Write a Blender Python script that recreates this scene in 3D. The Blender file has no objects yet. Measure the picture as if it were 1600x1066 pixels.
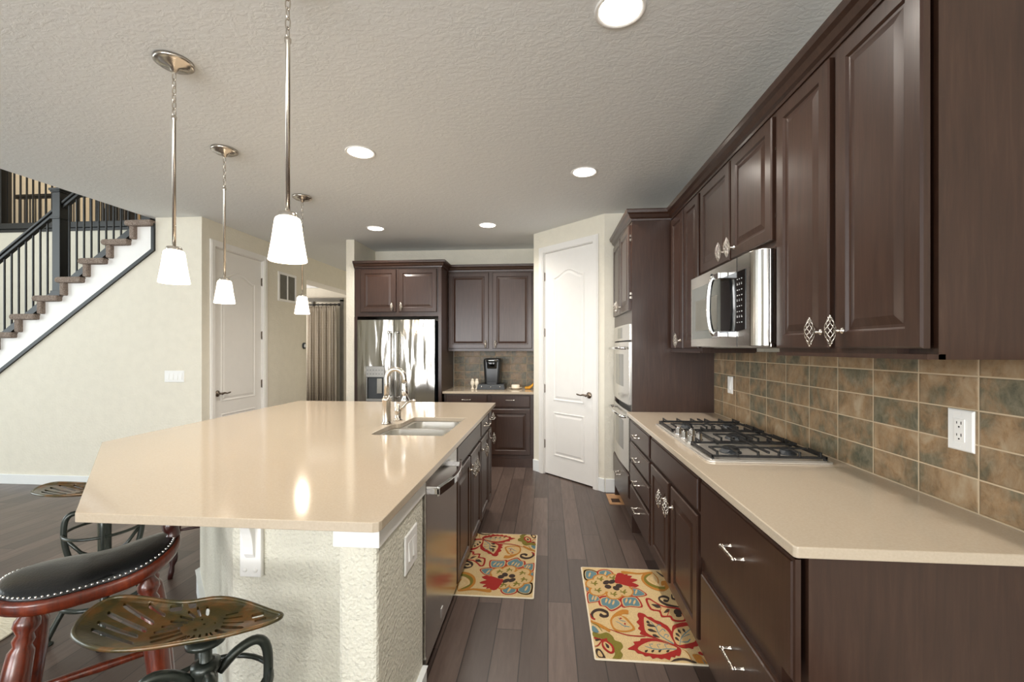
import bpy, bmesh, math, random
from mathutils import Vector, Matrix
random.seed(7)
PI = math.pi
scene = bpy.context.scene
COL = scene.collection

# ---------------------------------------------------------------- camera, world, light
YAW = 0.0814329
cd = bpy.data.cameras.new('camera'); cam = bpy.data.objects.new('camera', cd); COL.objects.link(cam)
cam.location = (0, 0, 1.392); cam.rotation_euler = (PI/2, 0, YAW)
cd.sensor_fit = 'HORIZONTAL'; cd.sensor_width = 36; cd.lens = 688.07/1600*36
cd.shift_y = (544.685-533)/1600; cd.clip_start = .02; cd.clip_end = 100
scene.camera = cam
scene.view_settings.view_transform = 'Standard'; scene.view_settings.look = 'None'
scene.view_settings.gamma = 1; scene.view_settings.use_curve_mapping = False
scene.view_settings.exposure = -0.12
w = bpy.data.worlds.new('sky'); scene.world = w; w.use_nodes = True
bg = w.node_tree.nodes['Background']; bg.inputs[0].default_value = (.80, .90, 1, 1); bg.inputs[1].default_value = 1.6
cy = scene.cycles
try:
    cy.max_bounces = 8; cy.diffuse_bounces = 5; cy.glossy_bounces = 5; cy.sample_clamp_indirect = 6; cy.caustics_reflective = False; cy.caustics_refractive = False
    cy.use_denoising = True
except Exception: pass

def area(name, loc, rot, sx, sy, power, col=(1,1,1), spread=None):
    l = bpy.data.lights.new(name, 'AREA'); l.shape = 'RECTANGLE'; l.size = sx; l.size_y = sy; l.energy = power; l.color = col
    if spread: l.spread = spread
    o = bpy.data.objects.new(name, l); o.location = loc; o.rotation_euler = rot; COL.objects.link(o); return o
# daylight entering by the windows behind the photographer, on the far left and upstairs
area('daylight_front_left', (-3.0, -4.3, 1.6), (PI/2+.55, 0, 0), 2.6, 1.9, 215, (.97, .98, 1))
area('daylight_front_right', (0.0, -4.3, 1.6), (PI/2+.55, 0, 0), 1.8, 1.9, 190, (1, .98, .95))
area('daylight_great_room', (-8.85, 0.6, 2.4), (PI/2, 0, -PI/2), 4.4, 3.4, 200, (.92, 1, 1))
area('daylight_landing', (-6.4, 8.35, 4.3), (-PI/2, 0, 0), 3.0, 1.4, 90, (1, .82, .6))
area('daylight_hall', (-5.6, 7.3, 1.7), (PI/2, 0, -PI/2), 1.4, 1.6, 60, (1, .93, .87))

# ---------------------------------------------------------------- materials
def lin(c):
    return tuple([((v/255)/12.92 if v/255 <= .04045 else ((v/255+.055)/1.055)**2.4) for v in c]) + (1,)
class NT:
    def __init__(s, name):
        s.m = bpy.data.materials.new(name); s.m.use_nodes = True; s.t = s.m.node_tree; s.p = s.t.nodes['Principled BSDF']
        s.co = s.t.nodes.new('ShaderNodeTexCoord')
    def n(s, typ, **kw):
        nd = s.t.nodes.new(typ)
        for k, v in kw.items():
            if k.startswith('i_'):
                key = k[2:]; key = int(key) if key.isdigit() else key.replace('_', ' ')
                s.set(nd.inputs[key], v)
            else: setattr(nd, k, v)
        return nd
    def set(s, sock, v):
        if hasattr(v, 'links') or hasattr(v, 'is_output'): s.t.links.new(v, sock)
        else: sock.default_value = v
    def math(s, op, a, b=0, c=0):
        nd = s.t.nodes.new('ShaderNodeMath'); nd.operation = op
        s.set(nd.inputs[0], a); s.set(nd.inputs[1], b); s.set(nd.inputs[2], c); return nd.outputs[0]
    def sep(s, v): nd = s.t.nodes.new('ShaderNodeSeparateXYZ'); s.set(nd.inputs[0], v); return nd.outputs
    def comb(s, x, y, z=0):
        nd = s.t.nodes.new('ShaderNodeCombineXYZ'); s.set(nd.inputs[0], x); s.set(nd.inputs[1], y); s.set(nd.inputs[2], z); return nd.outputs[0]
    def map(s, v, scale=(1,1,1), loc=(0,0,0)):
        nd = s.t.nodes.new('ShaderNodeMapping'); s.set(nd.inputs[0], v); nd.inputs['Scale'].default_value = scale; nd.inputs['Location'].default_value = loc; return nd.outputs[0]
    def noise(s, v, scale, detail=3, rough=.5, dist=0):
        nd = s.t.nodes.new('ShaderNodeTexNoise'); s.set(nd.inputs['Vector'], v); nd.inputs['Scale'].default_value = scale
        nd.inputs['Detail'].default_value = detail; nd.inputs['Roughness'].default_value = rough; nd.inputs['Distortion'].default_value = dist; return nd.outputs[0]
    def white(s, v):
        nd = s.t.nodes.new('ShaderNodeTexWhiteNoise'); s.set(nd.inputs['Vector'], v); return nd.outputs
    def ramp(s, f, stops, interp='LINEAR'):
        nd = s.t.nodes.new('ShaderNodeValToRGB'); s.set(nd.inputs[0], f); cr = nd.color_ramp; cr.interpolation = interp
        while len(cr.elements) < len(stops): cr.elements.new(.5)
        for e, (p, c) in zip(cr.elements, stops): e.position = p; e.color = c
        return nd.outputs[0]
    def mix(s, f, a, b, mode='MIX'):
        nd = s.t.nodes.new('ShaderNodeMix'); nd.data_type = 'RGBA'; nd.blend_type = mode
        s.set(nd.inputs[0], f); s.set(nd.inputs[6], a); s.set(nd.inputs[7], b); return nd.outputs[2]
    def bump(s, h, strength, dist):
        nd = s.t.nodes.new('ShaderNodeBump'); s.set(nd.inputs['Height'], h); nd.inputs['Strength'].default_value = strength
        nd.inputs['Distance'].default_value = dist; s.t.links.new(nd.outputs[0], s.p.inputs['Normal']); return nd
    def fin(s, col=None, rough=None, metal=None, coat=None, coatr=None, spec=None):
        P = s.p.inputs
        if col is not None: s.set(P['Base Color'], col)
        if rough is not None: s.set(P['Roughness'], rough)
        if metal is not None: s.set(P['Metallic'], metal)
        if coat is not None: P['Coat Weight'].default_value = coat
        if coatr is not None: P['Coat Roughness'].default_value = coatr
        if spec is not None: P['Specular IOR Level'].default_value = spec
        return s.m
def plain(name, rgb, rough=.5, metal=0, var=.06, scale=12, bump=0, bscale=60, **k):
    t = NT(name); o = t.co.outputs['Object']
    f = t.noise(o, scale, 3)
    c = lin(rgb); c2 = tuple([v*(1-var*2) for v in c[:3]]) + (1,)
    col = t.ramp(f, [(.3, c2), (.65, c)])
    if bump: t.bump(t.noise(o, bscale, 3), bump, .01)
    return t.fin(col, rough, metal, **k)
def emit(name, rgb, st):
    t = NT(name); t.p.inputs['Base Color'].default_value = lin(rgb); t.p.inputs['Emission Color'].default_value = lin(rgb); t.p.inputs['Emission Strength'].default_value = st
    t.p.inputs['Roughness'].default_value = .3
    return t.m
M = {}
M['wall'] = plain('wall_paint', (228, 223, 208), .75, var=.02, bump=.35, bscale=55)
M['wall_rough'] = plain('textured_plaster', (222, 219, 204), .8, var=.03, bump=1.0, bscale=85)
def ceil_mat():
    t = NT('knockdown_ceiling'); o = t.co.outputs['Object']
    n1 = t.noise(t.map(o, (1, 1.5, 1)), 26, 4, .6, .7)
    h = t.ramp(n1, [(.42, (0,0,0,1)), (.6, (1,1,1,1))])
    t.bump(h, .22, .004)
    return t.fin(lin((231, 234, 235)), .85)
M['ceiling'] = ceil_mat()
def cab_mat():
    t = NT('espresso_stained_wood'); o = t.co.outputs['Object']
    g = t.noise(t.map(o, (30, 30, 2.2)), 2.2, 4, .6, .5)
    g2 = t.noise(o, 2.5, 2)
    c = t.ramp(g, [(.25, lin((43, 25, 16))), (.55, lin((56, 35, 25))), (.8, lin((67, 46, 35)))])
    c = t.mix(t.math('MULTIPLY', g2, .35), c, lin((62, 43, 34)))
    t.bump(g, .05, .002)
    return t.fin(c, .38, coat=.35, coatr=.20, spec=.35)
M['cab'] = cab_mat()
M['cab_dark'] = plain('dark_gap', (18, 12, 10), .6)
def quartz():
    t = NT('beige_quartz'); o = t.co.outputs['Object']
    n1 = t.noise(o, 160, 2); n2 = t.noise(o, 3, 3)
    c = t.ramp(n1, [(.3, lin((186, 171, 151))), (.7, lin((193, 179, 159)))])
    c = t.mix(t.math('MULTIPLY', n2, .3), c, lin((192, 178, 157)))
    return t.fin(c, .10, spec=.55)
M['quartz'] = quartz()
M['white'] = plain('white_paint', (240, 239, 236), .4, var=.01)
M['doorwhite'] = plain('door_paint', (236, 234, 230), .38, var=.01)
M['base'] = plain('baseboard_paint', (233, 236, 236), .42, var=.01)
M['black_trim'] = plain('black_painted_wood', (22, 23, 23), .42)
M['iron'] = plain('wrought_iron', (15, 15, 16), .5)
def steel(name, rgb=(196,193,188), rough=.2, wav=0):
    t = NT(name); o = t.co.outputs['Object']
    met = .7 if 'tray' in name else 1.0
    br = t.noise(t.map(o, (3, 3, 200)), 4, 2)
    rr = t.math('MULTIPLY_ADD', br, .1, rough-.05)
    if wav:
        t.bump(t.noise(t.map(o, (5.0, 5.0, .9)), 1.6, 1.5, .5, .4), wav, .05)
    return t.fin(lin(rgb), rr, met)
M['steel'] = steel('stainless_steel')
M['fridge'] = steel('polished_stainless_steel', (178, 174, 168), .12, .35)
M['tray_steel'] = steel('brushed_tray_steel', (225, 220, 212), .3)
M['sink_steel'] = steel('satin_sink_steel', (220, 218, 212), .34)
M['nickel'] = steel('brushed_nickel', (205, 198, 188), .22)
M['chrome'] = steel('chrome', (225, 225, 225), .08)
M['black_gloss'] = plain('black_glass', (10, 11, 12), .08, var=0)
M['black_iron'] = plain('matt_black_cast_iron', (22, 21, 21), .5, bump=.1, bscale=200)
M['black_plastic'] = plain('black_plastic', (22, 24, 26), .28)
M['charcoal'] = plain('charcoal_plastic', (52, 56, 60), .45, bump=.2, bscale=300)
def oven_glass():
    t = NT('oven_glass'); return t.fin(lin((96, 96, 88)), .12, .55)
M['oven_glass'] = oven_glass()
M['mw_glass'] = plain('smoky_glass', (92, 96, 92), .10, var=.02)
M['shade'] = emit('frosted_glass_lit', (255, 238, 212), 7.0)
M['lens'] = emit('downlight_lens', (255, 246, 232), 14)
def floor_mat():
    t = NT('dark_hardwood_planks'); o = t.co.outputs['Object']; X, Y, Z = t.sep(o)
    r = t.math('FLOOR', t.math('DIVIDE', X, .127)); fx = t.math('FRACT', t.math('DIVIDE', X, .127))
    yo = t.math('MULTIPLY', t.white(t.comb(r, 3.3))[0], 4.1)
    yy = t.math('DIVIDE', t.math('ADD', Y, yo), 1.15); c = t.math('FLOOR', yy); fy = t.math('FRACT', yy)
    rnd = t.white(t.comb(r, c, 1))[0]
    g = t.noise(t.map(t.comb(t.math('ADD', X, t.math('MULTIPLY', rnd, 9)), Y, 0), (14, 1.4, 1)), 3.5, 5, .65, .6)
    base = t.ramp(rnd, [(0, lin((76, 63, 57))), (.5, lin((98, 82, 74))), (1, lin((120, 102, 93)))])
    col = t.mix(t.math('MULTIPLY', g, .8), base, lin((58, 46, 41)))
    dx = t.math('MINIMUM', fx, t.math('SUBTRACT', 1, fx)); dy = t.math('MINIMUM', fy, t.math('SUBTRACT', 1, fy))
    gx = t.math('LESS_THAN', dx, .020); gy = t.math('LESS_THAN', dy, .0018); gap = t.math('MAXIMUM', gx, gy)
    col = t.mix(t.math('MULTIPLY', gap, .8), col, lin((22, 17, 15)))
    b = t.math('SUBTRACT', t.math('MULTIPLY', g, .12), t.math('MULTIPLY', gap, 1.0))
    t.bump(b, .35, .003)
    return t.fin(col, t.math('MULTIPLY_ADD', g, .15, .27), spec=.5)
M['floor'] = floor_mat()
def tile_mat(name, axis, u0, z0, pz=.0988, dark=0):
    t = NT(name); X, Y, Z = t.sep(t.co.outputs['Object']); U = Y if axis == 'y' else X
    u = t.math('DIVIDE', t.math('SUBTRACT', U, u0), .2055); v = t.math('DIVIDE', t.math('SUBTRACT', Z, z0), pz)
    cu = t.math('FLOOR', u); cv = t.math('FLOOR', v); fu = t.math('FRACT', u); fv = t.math('FRACT', v)
    w1 = t.white(t.comb(cu, cv, 5)); rv = w1[0]
    p = t.comb(t.math('ADD', U, t.math('MULTIPLY', rv, 31)), t.math('ADD', Z, t.math('MULTIPLY', rv, 17)), 0)
    n1 = t.noise(t.map(p, (1, .8, 1)), 8, 6, .6, .6); n2 = t.noise(t.map(p, (1.3, .8, 1)), 26, 6, .72, .5)
    f = t.math('ADD', t.math('MULTIPLY', n1, 1.0), t.math('MULTIPLY', t.math('SUBTRACT', rv, .5), .16))
    if dark: f = t.math('SUBTRACT', f, dark)
    c = t.ramp(f, [(.26, lin((78, 80, 66))), (.40, lin((104, 96, 76))), (.50, lin((132, 108, 80))), (.60, lin((152, 124, 92))), (.75, lin((172, 154, 128)))])
    c = t.mix(t.math('MULTIPLY', t.ramp(n2, [(.42, (0,0,0,1)), (.7, (1,1,1,1))]), .38), c, lin((178, 166, 142)))
    c = t.mix(t.math('MULTIPLY', t.ramp(n2, [(.28, (1,1,1,1)), (.42, (0,0,0,1))]), .5), c, lin((66, 54, 40)))
    du = t.math('MULTIPLY', t.math('MINIMUM', fu, t.math('SUBTRACT', 1, fu)), .2055); dv = t.math('MULTIPLY', t.math('MINIMUM', fv, t.math('SUBTRACT', 1, fv)), pz)
    d = t.math('ADD', t.math('MINIMUM', du, dv), t.math('MULTIPLY', t.math('SUBTRACT', n2, .5), .0016))
    gr = t.math('LESS_THAN', d, .0021)
    col = t.mix(gr, c, lin((196, 178, 150)))
    hh = t.ramp(t.math('DIVIDE', d, .008), [(.15, (0,0,0,1)), (.8, (1,1,1,1))])
    t.bump(t.math('ADD', hh, t.math('MULTIPLY', n2, .25)), .5, .003)
    return t.fin(col, .42)
M['tile_r'] = tile_mat('slate_look_tile', 'y', 1.368, .916)
M['tile_b'] = tile_mat('slate_look_tile_back', 'x', -1.10, .889, .100, .06)
def woodred():
    t = NT('mahogany_wood'); o = t.co.outputs['Object']
    g = t.noise(t.map(o, (14, 14, 2)), 4, 4, .6, .7)
    return t.fin(t.ramp(g, [(.3, lin((62, 22, 10))), (.6, lin((104, 38, 16))), (.85, lin((132, 58, 24)))]), .28, coat=.4, coatr=.12)
M['redwood'] = woodred()
M['darkredwood'] = plain('dark_cherry_wood', (62, 26, 20), .3, var=.15, coat=.3)
M['leather'] = plain('black_leather', (18, 20, 22), .3, bump=.12, bscale=180, coat=.15)
def seat_mat():
    t = NT('rusted_cast_seat'); o = t.co.outputs['Object']
    n = t.noise(o, 9, 4, .65, .8); n2 = t.noise(o, 40, 4, .7)
    hubd = t.n('ShaderNodeVectorMath', operation='DISTANCE'); t.set(hubd.inputs[0], t.map(o, (1,1,0))); hubd.inputs[1].default_value = (.053, .034, 0)
    n = t.math('ADD', n, t.math('MULTIPLY', t.math('SUBTRACT', .09, hubd.outputs['Value']), .45))
    c = t.ramp(n, [(.34, lin((44, 46, 26))), (.46, lin((74, 66, 30))), (.56, lin((112, 74, 30))), (.70, lin((104, 98, 70)))])
    c = t.mix(t.math('MULTIPLY', n2, .5), c, lin((70, 58, 40)))
    t.bump(n2, .3, .002)
    return t.fin(c, .34, .3, coat=.4, coatr=.12)
M['seat'] = seat_mat()
M['stool_iron'] = plain('dark_green_cast_iron', (52, 58, 52), .35, metal=.4, var=.2, coat=.3, bump=.1, bscale=70)
def carpet():
    t = NT('speckled_carpet'); o = t.co.outputs['Object']
    n = t.noise(o, 120, 4, .8); 
    t.bump(n, 1.0, .01)
    return t.fin(t.ramp(n, [(.35, lin((104, 86, 76))), (.5, lin((150, 134, 122))), (.65, lin((186, 172, 160)))]), .95)
M['carpet'] = carpet()
def curtain_mat():
    t = NT('patterned_curtain'); X, Y, Z = t.sep(t.co.outputs['Object'])
    a = t.math('SINE', t.math('MULTIPLY', t.math('ADD', X, Z), 150)); b = t.math('SINE', t.math('MULTIPLY', t.math('SUBTRACT', X, Z), 150))
    f = t.math('GREATER_THAN', t.math('MULTIPLY', a, b), .1)
    return t.fin(t.mix(f, lin((226, 220, 208)), lin((150, 140, 128))), .9)
M['curtain'] = curtain_mat()
def hide():
    t = NT('cowhide'); o = t.co.outputs['Object']
    n = t.noise(t.map(o, (1.2, 1, 1)), 3.2, 3); n2 = t.noise(t.map(o, (3, 14, 3)), 10, 4)
    c = t.ramp(n, [(.58, lin((226, 220, 200))), (.63, lin((150, 112, 72))), (.75, lin((90, 62, 42)))])
    t.bump(n2, .8, .01)
    return t.fin(t.mix(t.math('MULTIPLY', n2, .3), c, lin((180, 165, 135))), .9)
M['hide'] = hide()
def rugm(k, rgb):
    t = NT('rug_wool_'+k); o = t.co.outputs['Object']; n = t.noise(o, 260, 3)
    c = lin(rgb); t.bump(n, .5, .004)
    return t.fin(t.ramp(n, [(.35, tuple([v*.72 for v in c[:3]])+(1,)), (.6, c)]), .95)
RM = [('cream', (206,174,122)), ('red', (160,32,22)), ('blue', (98,130,136)), ('gold', (186,124,44)), ('olive', (122,112,36)), ('brown', (58,42,32)), ('sand', (212,184,134))]
for k, c in RM: M['rug_'+k] = rugm(k, c)
M['rug_edge'] = plain('rug_binding', (226, 214, 190), .9)
M['oakvent'] = plain('natural_oak', (186, 142, 100), .5, var=.12)
M['vent_dark'] = plain('dark_brown_grille', (70, 48, 34), .6)
M['yellow'] = plain('yellow_peel', (226, 160, 32), .45, var=.25, scale=40)
M['ivory'] = plain('ivory_ceramic', (240, 232, 215), .25)
M['warmwall'] = plain('warm_wall_paint', (232, 200, 158), .8, var=.02)
M['grey_fabric'] = plain('dark_grey_upholstery', (64, 58, 54), .9)
M['plastic_w'] = plain('white_plastic', (240, 240, 238), .35, var=.01)
M['marking'] = plain('grey_marking', (205, 207, 208), .5, var=0)
M['grille'] = plain('grey_filter_grille', (128, 126, 118), .7, bump=.4, bscale=300)
M['thermo'] = plain('dark_grey_plastic', (60, 64, 66), .4)
M['grey_panel'] = steel('grey_metal_panel', (150, 148, 144), .35)
M['leadlight'] = emit('oven_display', (190, 200, 190), .25)

# ---------------------------------------------------------------- mesh helpers
def V3(a): return Vector(a)
class MB:
    def __init__(s): s.b = bmesh.new()
    def face(s, vs, smooth=False, mi=0):
        try: f = s.b.faces.new(vs)
        except ValueError: return None
        f.smooth = smooth; f.material_index = mi; return f
    def box(s, x0, x1, y0, y1, z0, z1, mi=0):
        v = [s.b.verts.new((x, y, z)) for z in (z0, z1) for x, y in ((x0,y0),(x1,y0),(x1,y1),(x0,y1))]
        for q in ((0,1,2,3),(4,5,6,7),(0,1,5,4),(1,2,6,5),(2,3,7,6),(3,0,4,7)): s.face([v[i] for i in q], mi=mi)
        return s
    def obox(s, c, U, V, N, w, h, d, mi=0):
        c, U, V, N = V3(c), V3(U).normalized(), V3(V).normalized(), V3(N).normalized(); vs = []
        for k in (-.5, .5):
            for i, j in ((-.5,-.5),(.5,-.5),(.5,.5),(-.5,.5)): vs.append(s.b.verts.new(c+U*w*i+V*h*j+N*d*k))
        for q in ((0,1,2,3),(4,5,6,7),(0,1,5,4),(1,2,6,5),(2,3,7,6),(3,0,4,7)): s.face([vs[i] for i in q], mi=mi)
        return s
    def prism(s, poly, a0, a1, axis='z', mi=0, smooth=False):
        def mk(p, a): return {'z': (p[0], p[1], a), 'y': (p[0], a, p[1]), 'x': (a, p[0], p[1])}[axis]
        A = [s.b.verts.new(mk(p, a0)) for p in poly]; B = [s.b.verts.new(mk(p, a1)) for p in poly]; n = len(poly)
        s.face(A, mi=mi); s.face(B, mi=mi)
        for i in range(n): s.face([A[i], A[(i+1) % n], B[(i+1) % n], B[i]], smooth, mi)
        return s
    def holed(s, outer, holes, z0, z1, mi=0):
        for z in (z0, z1):
            ed = []
            for lp in [outer]+holes:
                vs = [s.b.verts.new((p[0], p[1], z)) for p in lp]
                ed += [s.b.edges.new((vs[i], vs[(i+1) % len(vs)])) for i in range(len(vs))]
            r = bmesh.ops.triangle_fill(s.b, use_beauty=True, use_dissolve=False, edges=ed)
            for g in r['geom']:
                if isinstance(g, bmesh.types.BMFace): g.material_index = mi
        for lp in [outer]+holes:
            n = len(lp); A = [s.b.verts.new((p[0], p[1], z0)) for p in lp]; B = [s.b.verts.new((p[0], p[1], z1)) for p in lp]
            for i in range(n): s.face([A[i], A[(i+1) % n], B[(i+1) % n], B[i]], mi=mi)
        bmesh.ops.remove_doubles(s.b, verts=s.b.verts, dist=1e-5)
        return s
    def tube(s, pts, r, n=10, closed=False, mi=0, flat=None):
        pts = [V3(p) for p in pts]; m = len(pts); rs = r if isinstance(r, (list, tuple)) else [r]*m
        up = None; rings = []
        for i, p in enumerate(pts):
            a = pts[(i-1) % m] if (closed or i > 0) else p; b = pts[(i+1) % m] if (closed or i < m-1) else p
            t = (b-a).normalized()
            if up is None: up = Vector((0,0,1)) if abs(t.z) < .9 else Vector((1,0,0))
            u = (up - t*up.dot(t)).normalized(); vv = t.cross(u); up = u
            fy = flat or 1
            rings.append([s.b.verts.new(p+(u*math.cos(2*PI*k/n)*fy+vv*math.sin(2*PI*k/n))*rs[i]) for k in range(n)])
        for i in range(m if closed else m-1):
            A, B = rings[i], rings[(i+1) % m]
            for k in range(n): s.face([A[k], A[(k+1) % n], B[(k+1) % n], B[k]], True, mi)
        if not closed: s.face(rings[0], mi=mi); s.face(rings[-1], mi=mi)
        return s
    def cyl(s, p0, p1, r0, r1=None, n=20, mi=0): return s.tube([p0, p1], [r0, r1 if r1 is not None else r0], n, mi=mi)
    def lathe(s, prof, o=(0,0,0), d=(0,0,1), n=24, mi=0, sx=1, sy=1):
        o, d = V3(o), V3(d).normalized(); u = Vector((1,0,0)) if abs(d.x) < .9 else Vector((0,1,0)); u = (u-d*u.dot(d)).normalized(); v = d.cross(u); rings = []
        for r, h in prof: rings.append([s.b.verts.new(o+d*h+(u*math.cos(2*PI*k/n)*sx+v*math.sin(2*PI*k/n)*sy)*max(r, 1e-4)) for k in range(n)])
        for A, B in zip(rings, rings[1:]):
            for k in range(n): s.face([A[k], A[(k+1) % n], B[(k+1) % n], B[k]], True, mi)
        s.face(rings[0], mi=mi); s.face(rings[-1], mi=mi); return s
    def rings(s, loops, mi=0, smooth=False, cap=True, cap0=True):
        R = [[s.b.verts.new(p) for p in lp] for lp in loops]; n = len(R[0])
        for A, B in zip(R, R[1:]):
            for k in range(n): s.face([A[k], A[(k+1) % n], B[(k+1) % n], B[k]], smooth, mi)
        if cap0: s.face(R[0], mi=mi)
        if cap: s.face(R[-1], mi=mi)
        return s
    def sphere(s, c, r, n=12, mi=0, sc=(1,1,1)):
        m = Matrix.Translation(c) @ Matrix.Diagonal((*[r*k for k in sc], 1))
        g = bmesh.ops.create_uvsphere(s.b, u_segments=n, v_segments=max(6, n//2+2), radius=1, matrix=m)
        for v in g['verts']:
            for f in v.link_faces: f.smooth = True; f.material_index = mi
        return s
    def build(s, name, mats, parent=None, bevel=0, sub=0, local=False):
        bmesh.ops.recalc_face_normals(s.b, faces=s.b.faces)
        me = bpy.data.meshes.new(name)
        if parent is not None and not local:
            off = Vector((0,0,0)); q = parent
            while q: off += q.location; q = q.parent
            bmesh.ops.translate(s.b, verts=s.b.verts, vec=-off)
        s.b.to_mesh(me); s.b.free()
        for m in (mats if isinstance(mats, (list, tuple)) else [mats]): me.materials.append(M[m] if isinstance(m, str) else m)
        o = bpy.data.objects.new(name, me); COL.objects.link(o); o.parent = parent
        if bevel:
            md = o.modifiers.new('bevel', 'BEVEL'); md.width = bevel; md.segments = 2; md.limit_method = 'ANGLE'; md.angle_limit = .6
        if sub:
            md = o.modifiers.new('sub', 'SUBSURF'); md.levels = sub; md.render_levels = sub
        return o
def thing(name, label, cat, loc=(0,0,0), rz=0, group=None):
    o = bpy.data.objects.new(name, None); COL.objects.link(o); o.location = loc; o.rotation_euler = (0,0,rz); o.empty_display_size = .1
    o['label'] = label; o['category'] = cat
    if group: o['group'] = group
    return o
def tag(o, label, cat, group=None):
    o['label'] = label; o['category'] = cat
    if group: o['group'] = group
    return o
def struct(name, mb, mat, bevel=0, parent=None):
    o = mb.build(name, mat, parent, bevel)
    if parent is None: o['kind'] = 'structure'
    return o
def place_child(mesh_obj, parent, P, rz=0):
    """link a copy of a prepared mesh as a child standing at world point P"""
    c = bpy.data.objects.new(mesh_obj.name.split('.')[0], mesh_obj.data); COL.objects.link(c)
    off = Vector((0,0,0)); q = parent
    while q: off += q.location; q = q.parent
    c.parent = parent; c.location = V3(P)-off; c.rotation_euler = (0,0,rz); return c
def copy_tree(o, parent=None):
    c = o.copy(); COL.objects.link(c)
    if parent: c.parent = parent
    for ch in list(o.children): copy_tree(ch, c)
    return c
class Proto:
    def __init__(s, name, data): s.name = name; s.data = data
def proto(mb, name, mat, bevel=0):
    bmesh.ops.recalc_face_normals(mb.b, faces=mb.b.faces); me = bpy.data.meshes.new(name); mb.b.to_mesh(me); mb.b.free()
    me.materials.append(M[mat]); return Proto(name, me)
def rrect(x0, x1, y0, y1, r, n=5):
    o = []
    for cx, cy, a in ((x1-r, y1-r, 0), (x0+r, y1-r, 90), (x0+r, y0+r, 180), (x1-r, y0+r, 270)):
        for i in range(n+1):
            t = math.radians(a+90*i/n); o.append((cx+r*math.cos(t), cy+r*math.sin(t)))
    return o
def smooth_loop(pts, k=4):
    n = len(pts); o = []
    for i in range(n):
        p0, p1, p2, p3 = [Vector(pts[(i+j) % n]) for j in (-1, 0, 1, 2)]
        for t in range(k):
            t = t/k; o.append(tuple(.5*((2*p1)+(p2-p0)*t+(2*p0-5*p1+4*p2-p3)*t*t+(-p0+3*p1-3*p2+p3)*t**3)))
    return o
def smooth_path(pts, k=6):
    P = [Vector(p) for p in pts]; P = [P[0]*2-P[1]]+P+[P[-1]*2-P[-2]]; o = []
    for i in range(1, len(P)-2):
        p0, p1, p2, p3 = P[i-1:i+3]
        for t in range(k):
            t = t/k; o.append(.5*((2*p1)+(p2-p0)*t+(2*p0-5*p1+4*p2-p3)*t*t+(-p0+3*p1-3*p2+p3)*t**3))
    o.append(P[-2]); return o
RAISED = [(0,0),(0,.015),(.005,.020),(.050,.020),(.056,.0125),(.064,.0125),(.088,.0185),(.092,.0185)]
SLAB = [(0,0),(0,.013),(.007,.015),(.009,.020)]
def panel(mb, O, U, V, N, w, h, prof=RAISED, mi=0):
    O, U, V, N = V3(O), V3(U), V3(V), V3(N)
    mb.rings([[O+U*i+V*i+N*t, O+U*(w-i)+V*i+N*t, O+U*(w-i)+V*(h-i)+N*t, O+U*i+V*(h-i)+N*t] for i, t in prof], mi)
    return mb

# ================================================================ SETTING
CZ = 2.70
struct('floor', MB().box(-9.2, 1.5, -4.7, 10.2, -.1, 0), 'floor')
struct('ceiling', MB().box(-3.97, 1.34, -4.7, 10.2, CZ, 3.0), 'ceiling')
struct('wall_right', MB().box(1.24, 1.34, -4.6, 5.87, 0, CZ), 'wall')
struct('wall_back', MB().box(-2.32, 1.24, 5.77, 5.87, 0, CZ), 'wall')
struct('wall_pantry_side', MB().prism([(-.162, 5.036), (-.162, 5.77), (-.06, 5.77), (-.06, 5.08)], 0, CZ), 'wall')
# fridge niche side wall: its end shows as a white pillar
struct('wall_niche', MB().box(-2.42, -2.32, 5.12, 8.2, 0, CZ), 'wall')
# diagonal pantry wall with a door opening
A0 = Vector((-.162, 5.036)); DU = Vector((1, -1)).normalized(); DN = Vector((-1, -1)).normalized(); WL = 1.001
def dpt(s, n, z): p = A0+DU*s+DN*n; return Vector((p.x, p.y, z))
def dprism(mb, s0, s1, n0, n1, z0, z1, mi=0):
    return mb.rings([[dpt(s0,n0,z), dpt(s1,n0,z), dpt(s1,n1,z), dpt(s0,n1,z)] for z in (z0, z1)], mi)
mb = MB(); S0, S1 = .160, .872
dprism(mb, 0, S0, -.1, 0, 0, CZ); dprism(mb, S1, WL, -.1, 0, 0, CZ); dprism(mb, S0, S1, -.1, 0, 2.455, CZ)
struct('wall_pantry', mb, 'wall')
E0 = dpt(WL, 0, 0)
struct('wall_pantry_return', MB().box(E0.x, 1.24, E0.y, E0.y+.1, 0, CZ), 'wall')
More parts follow.
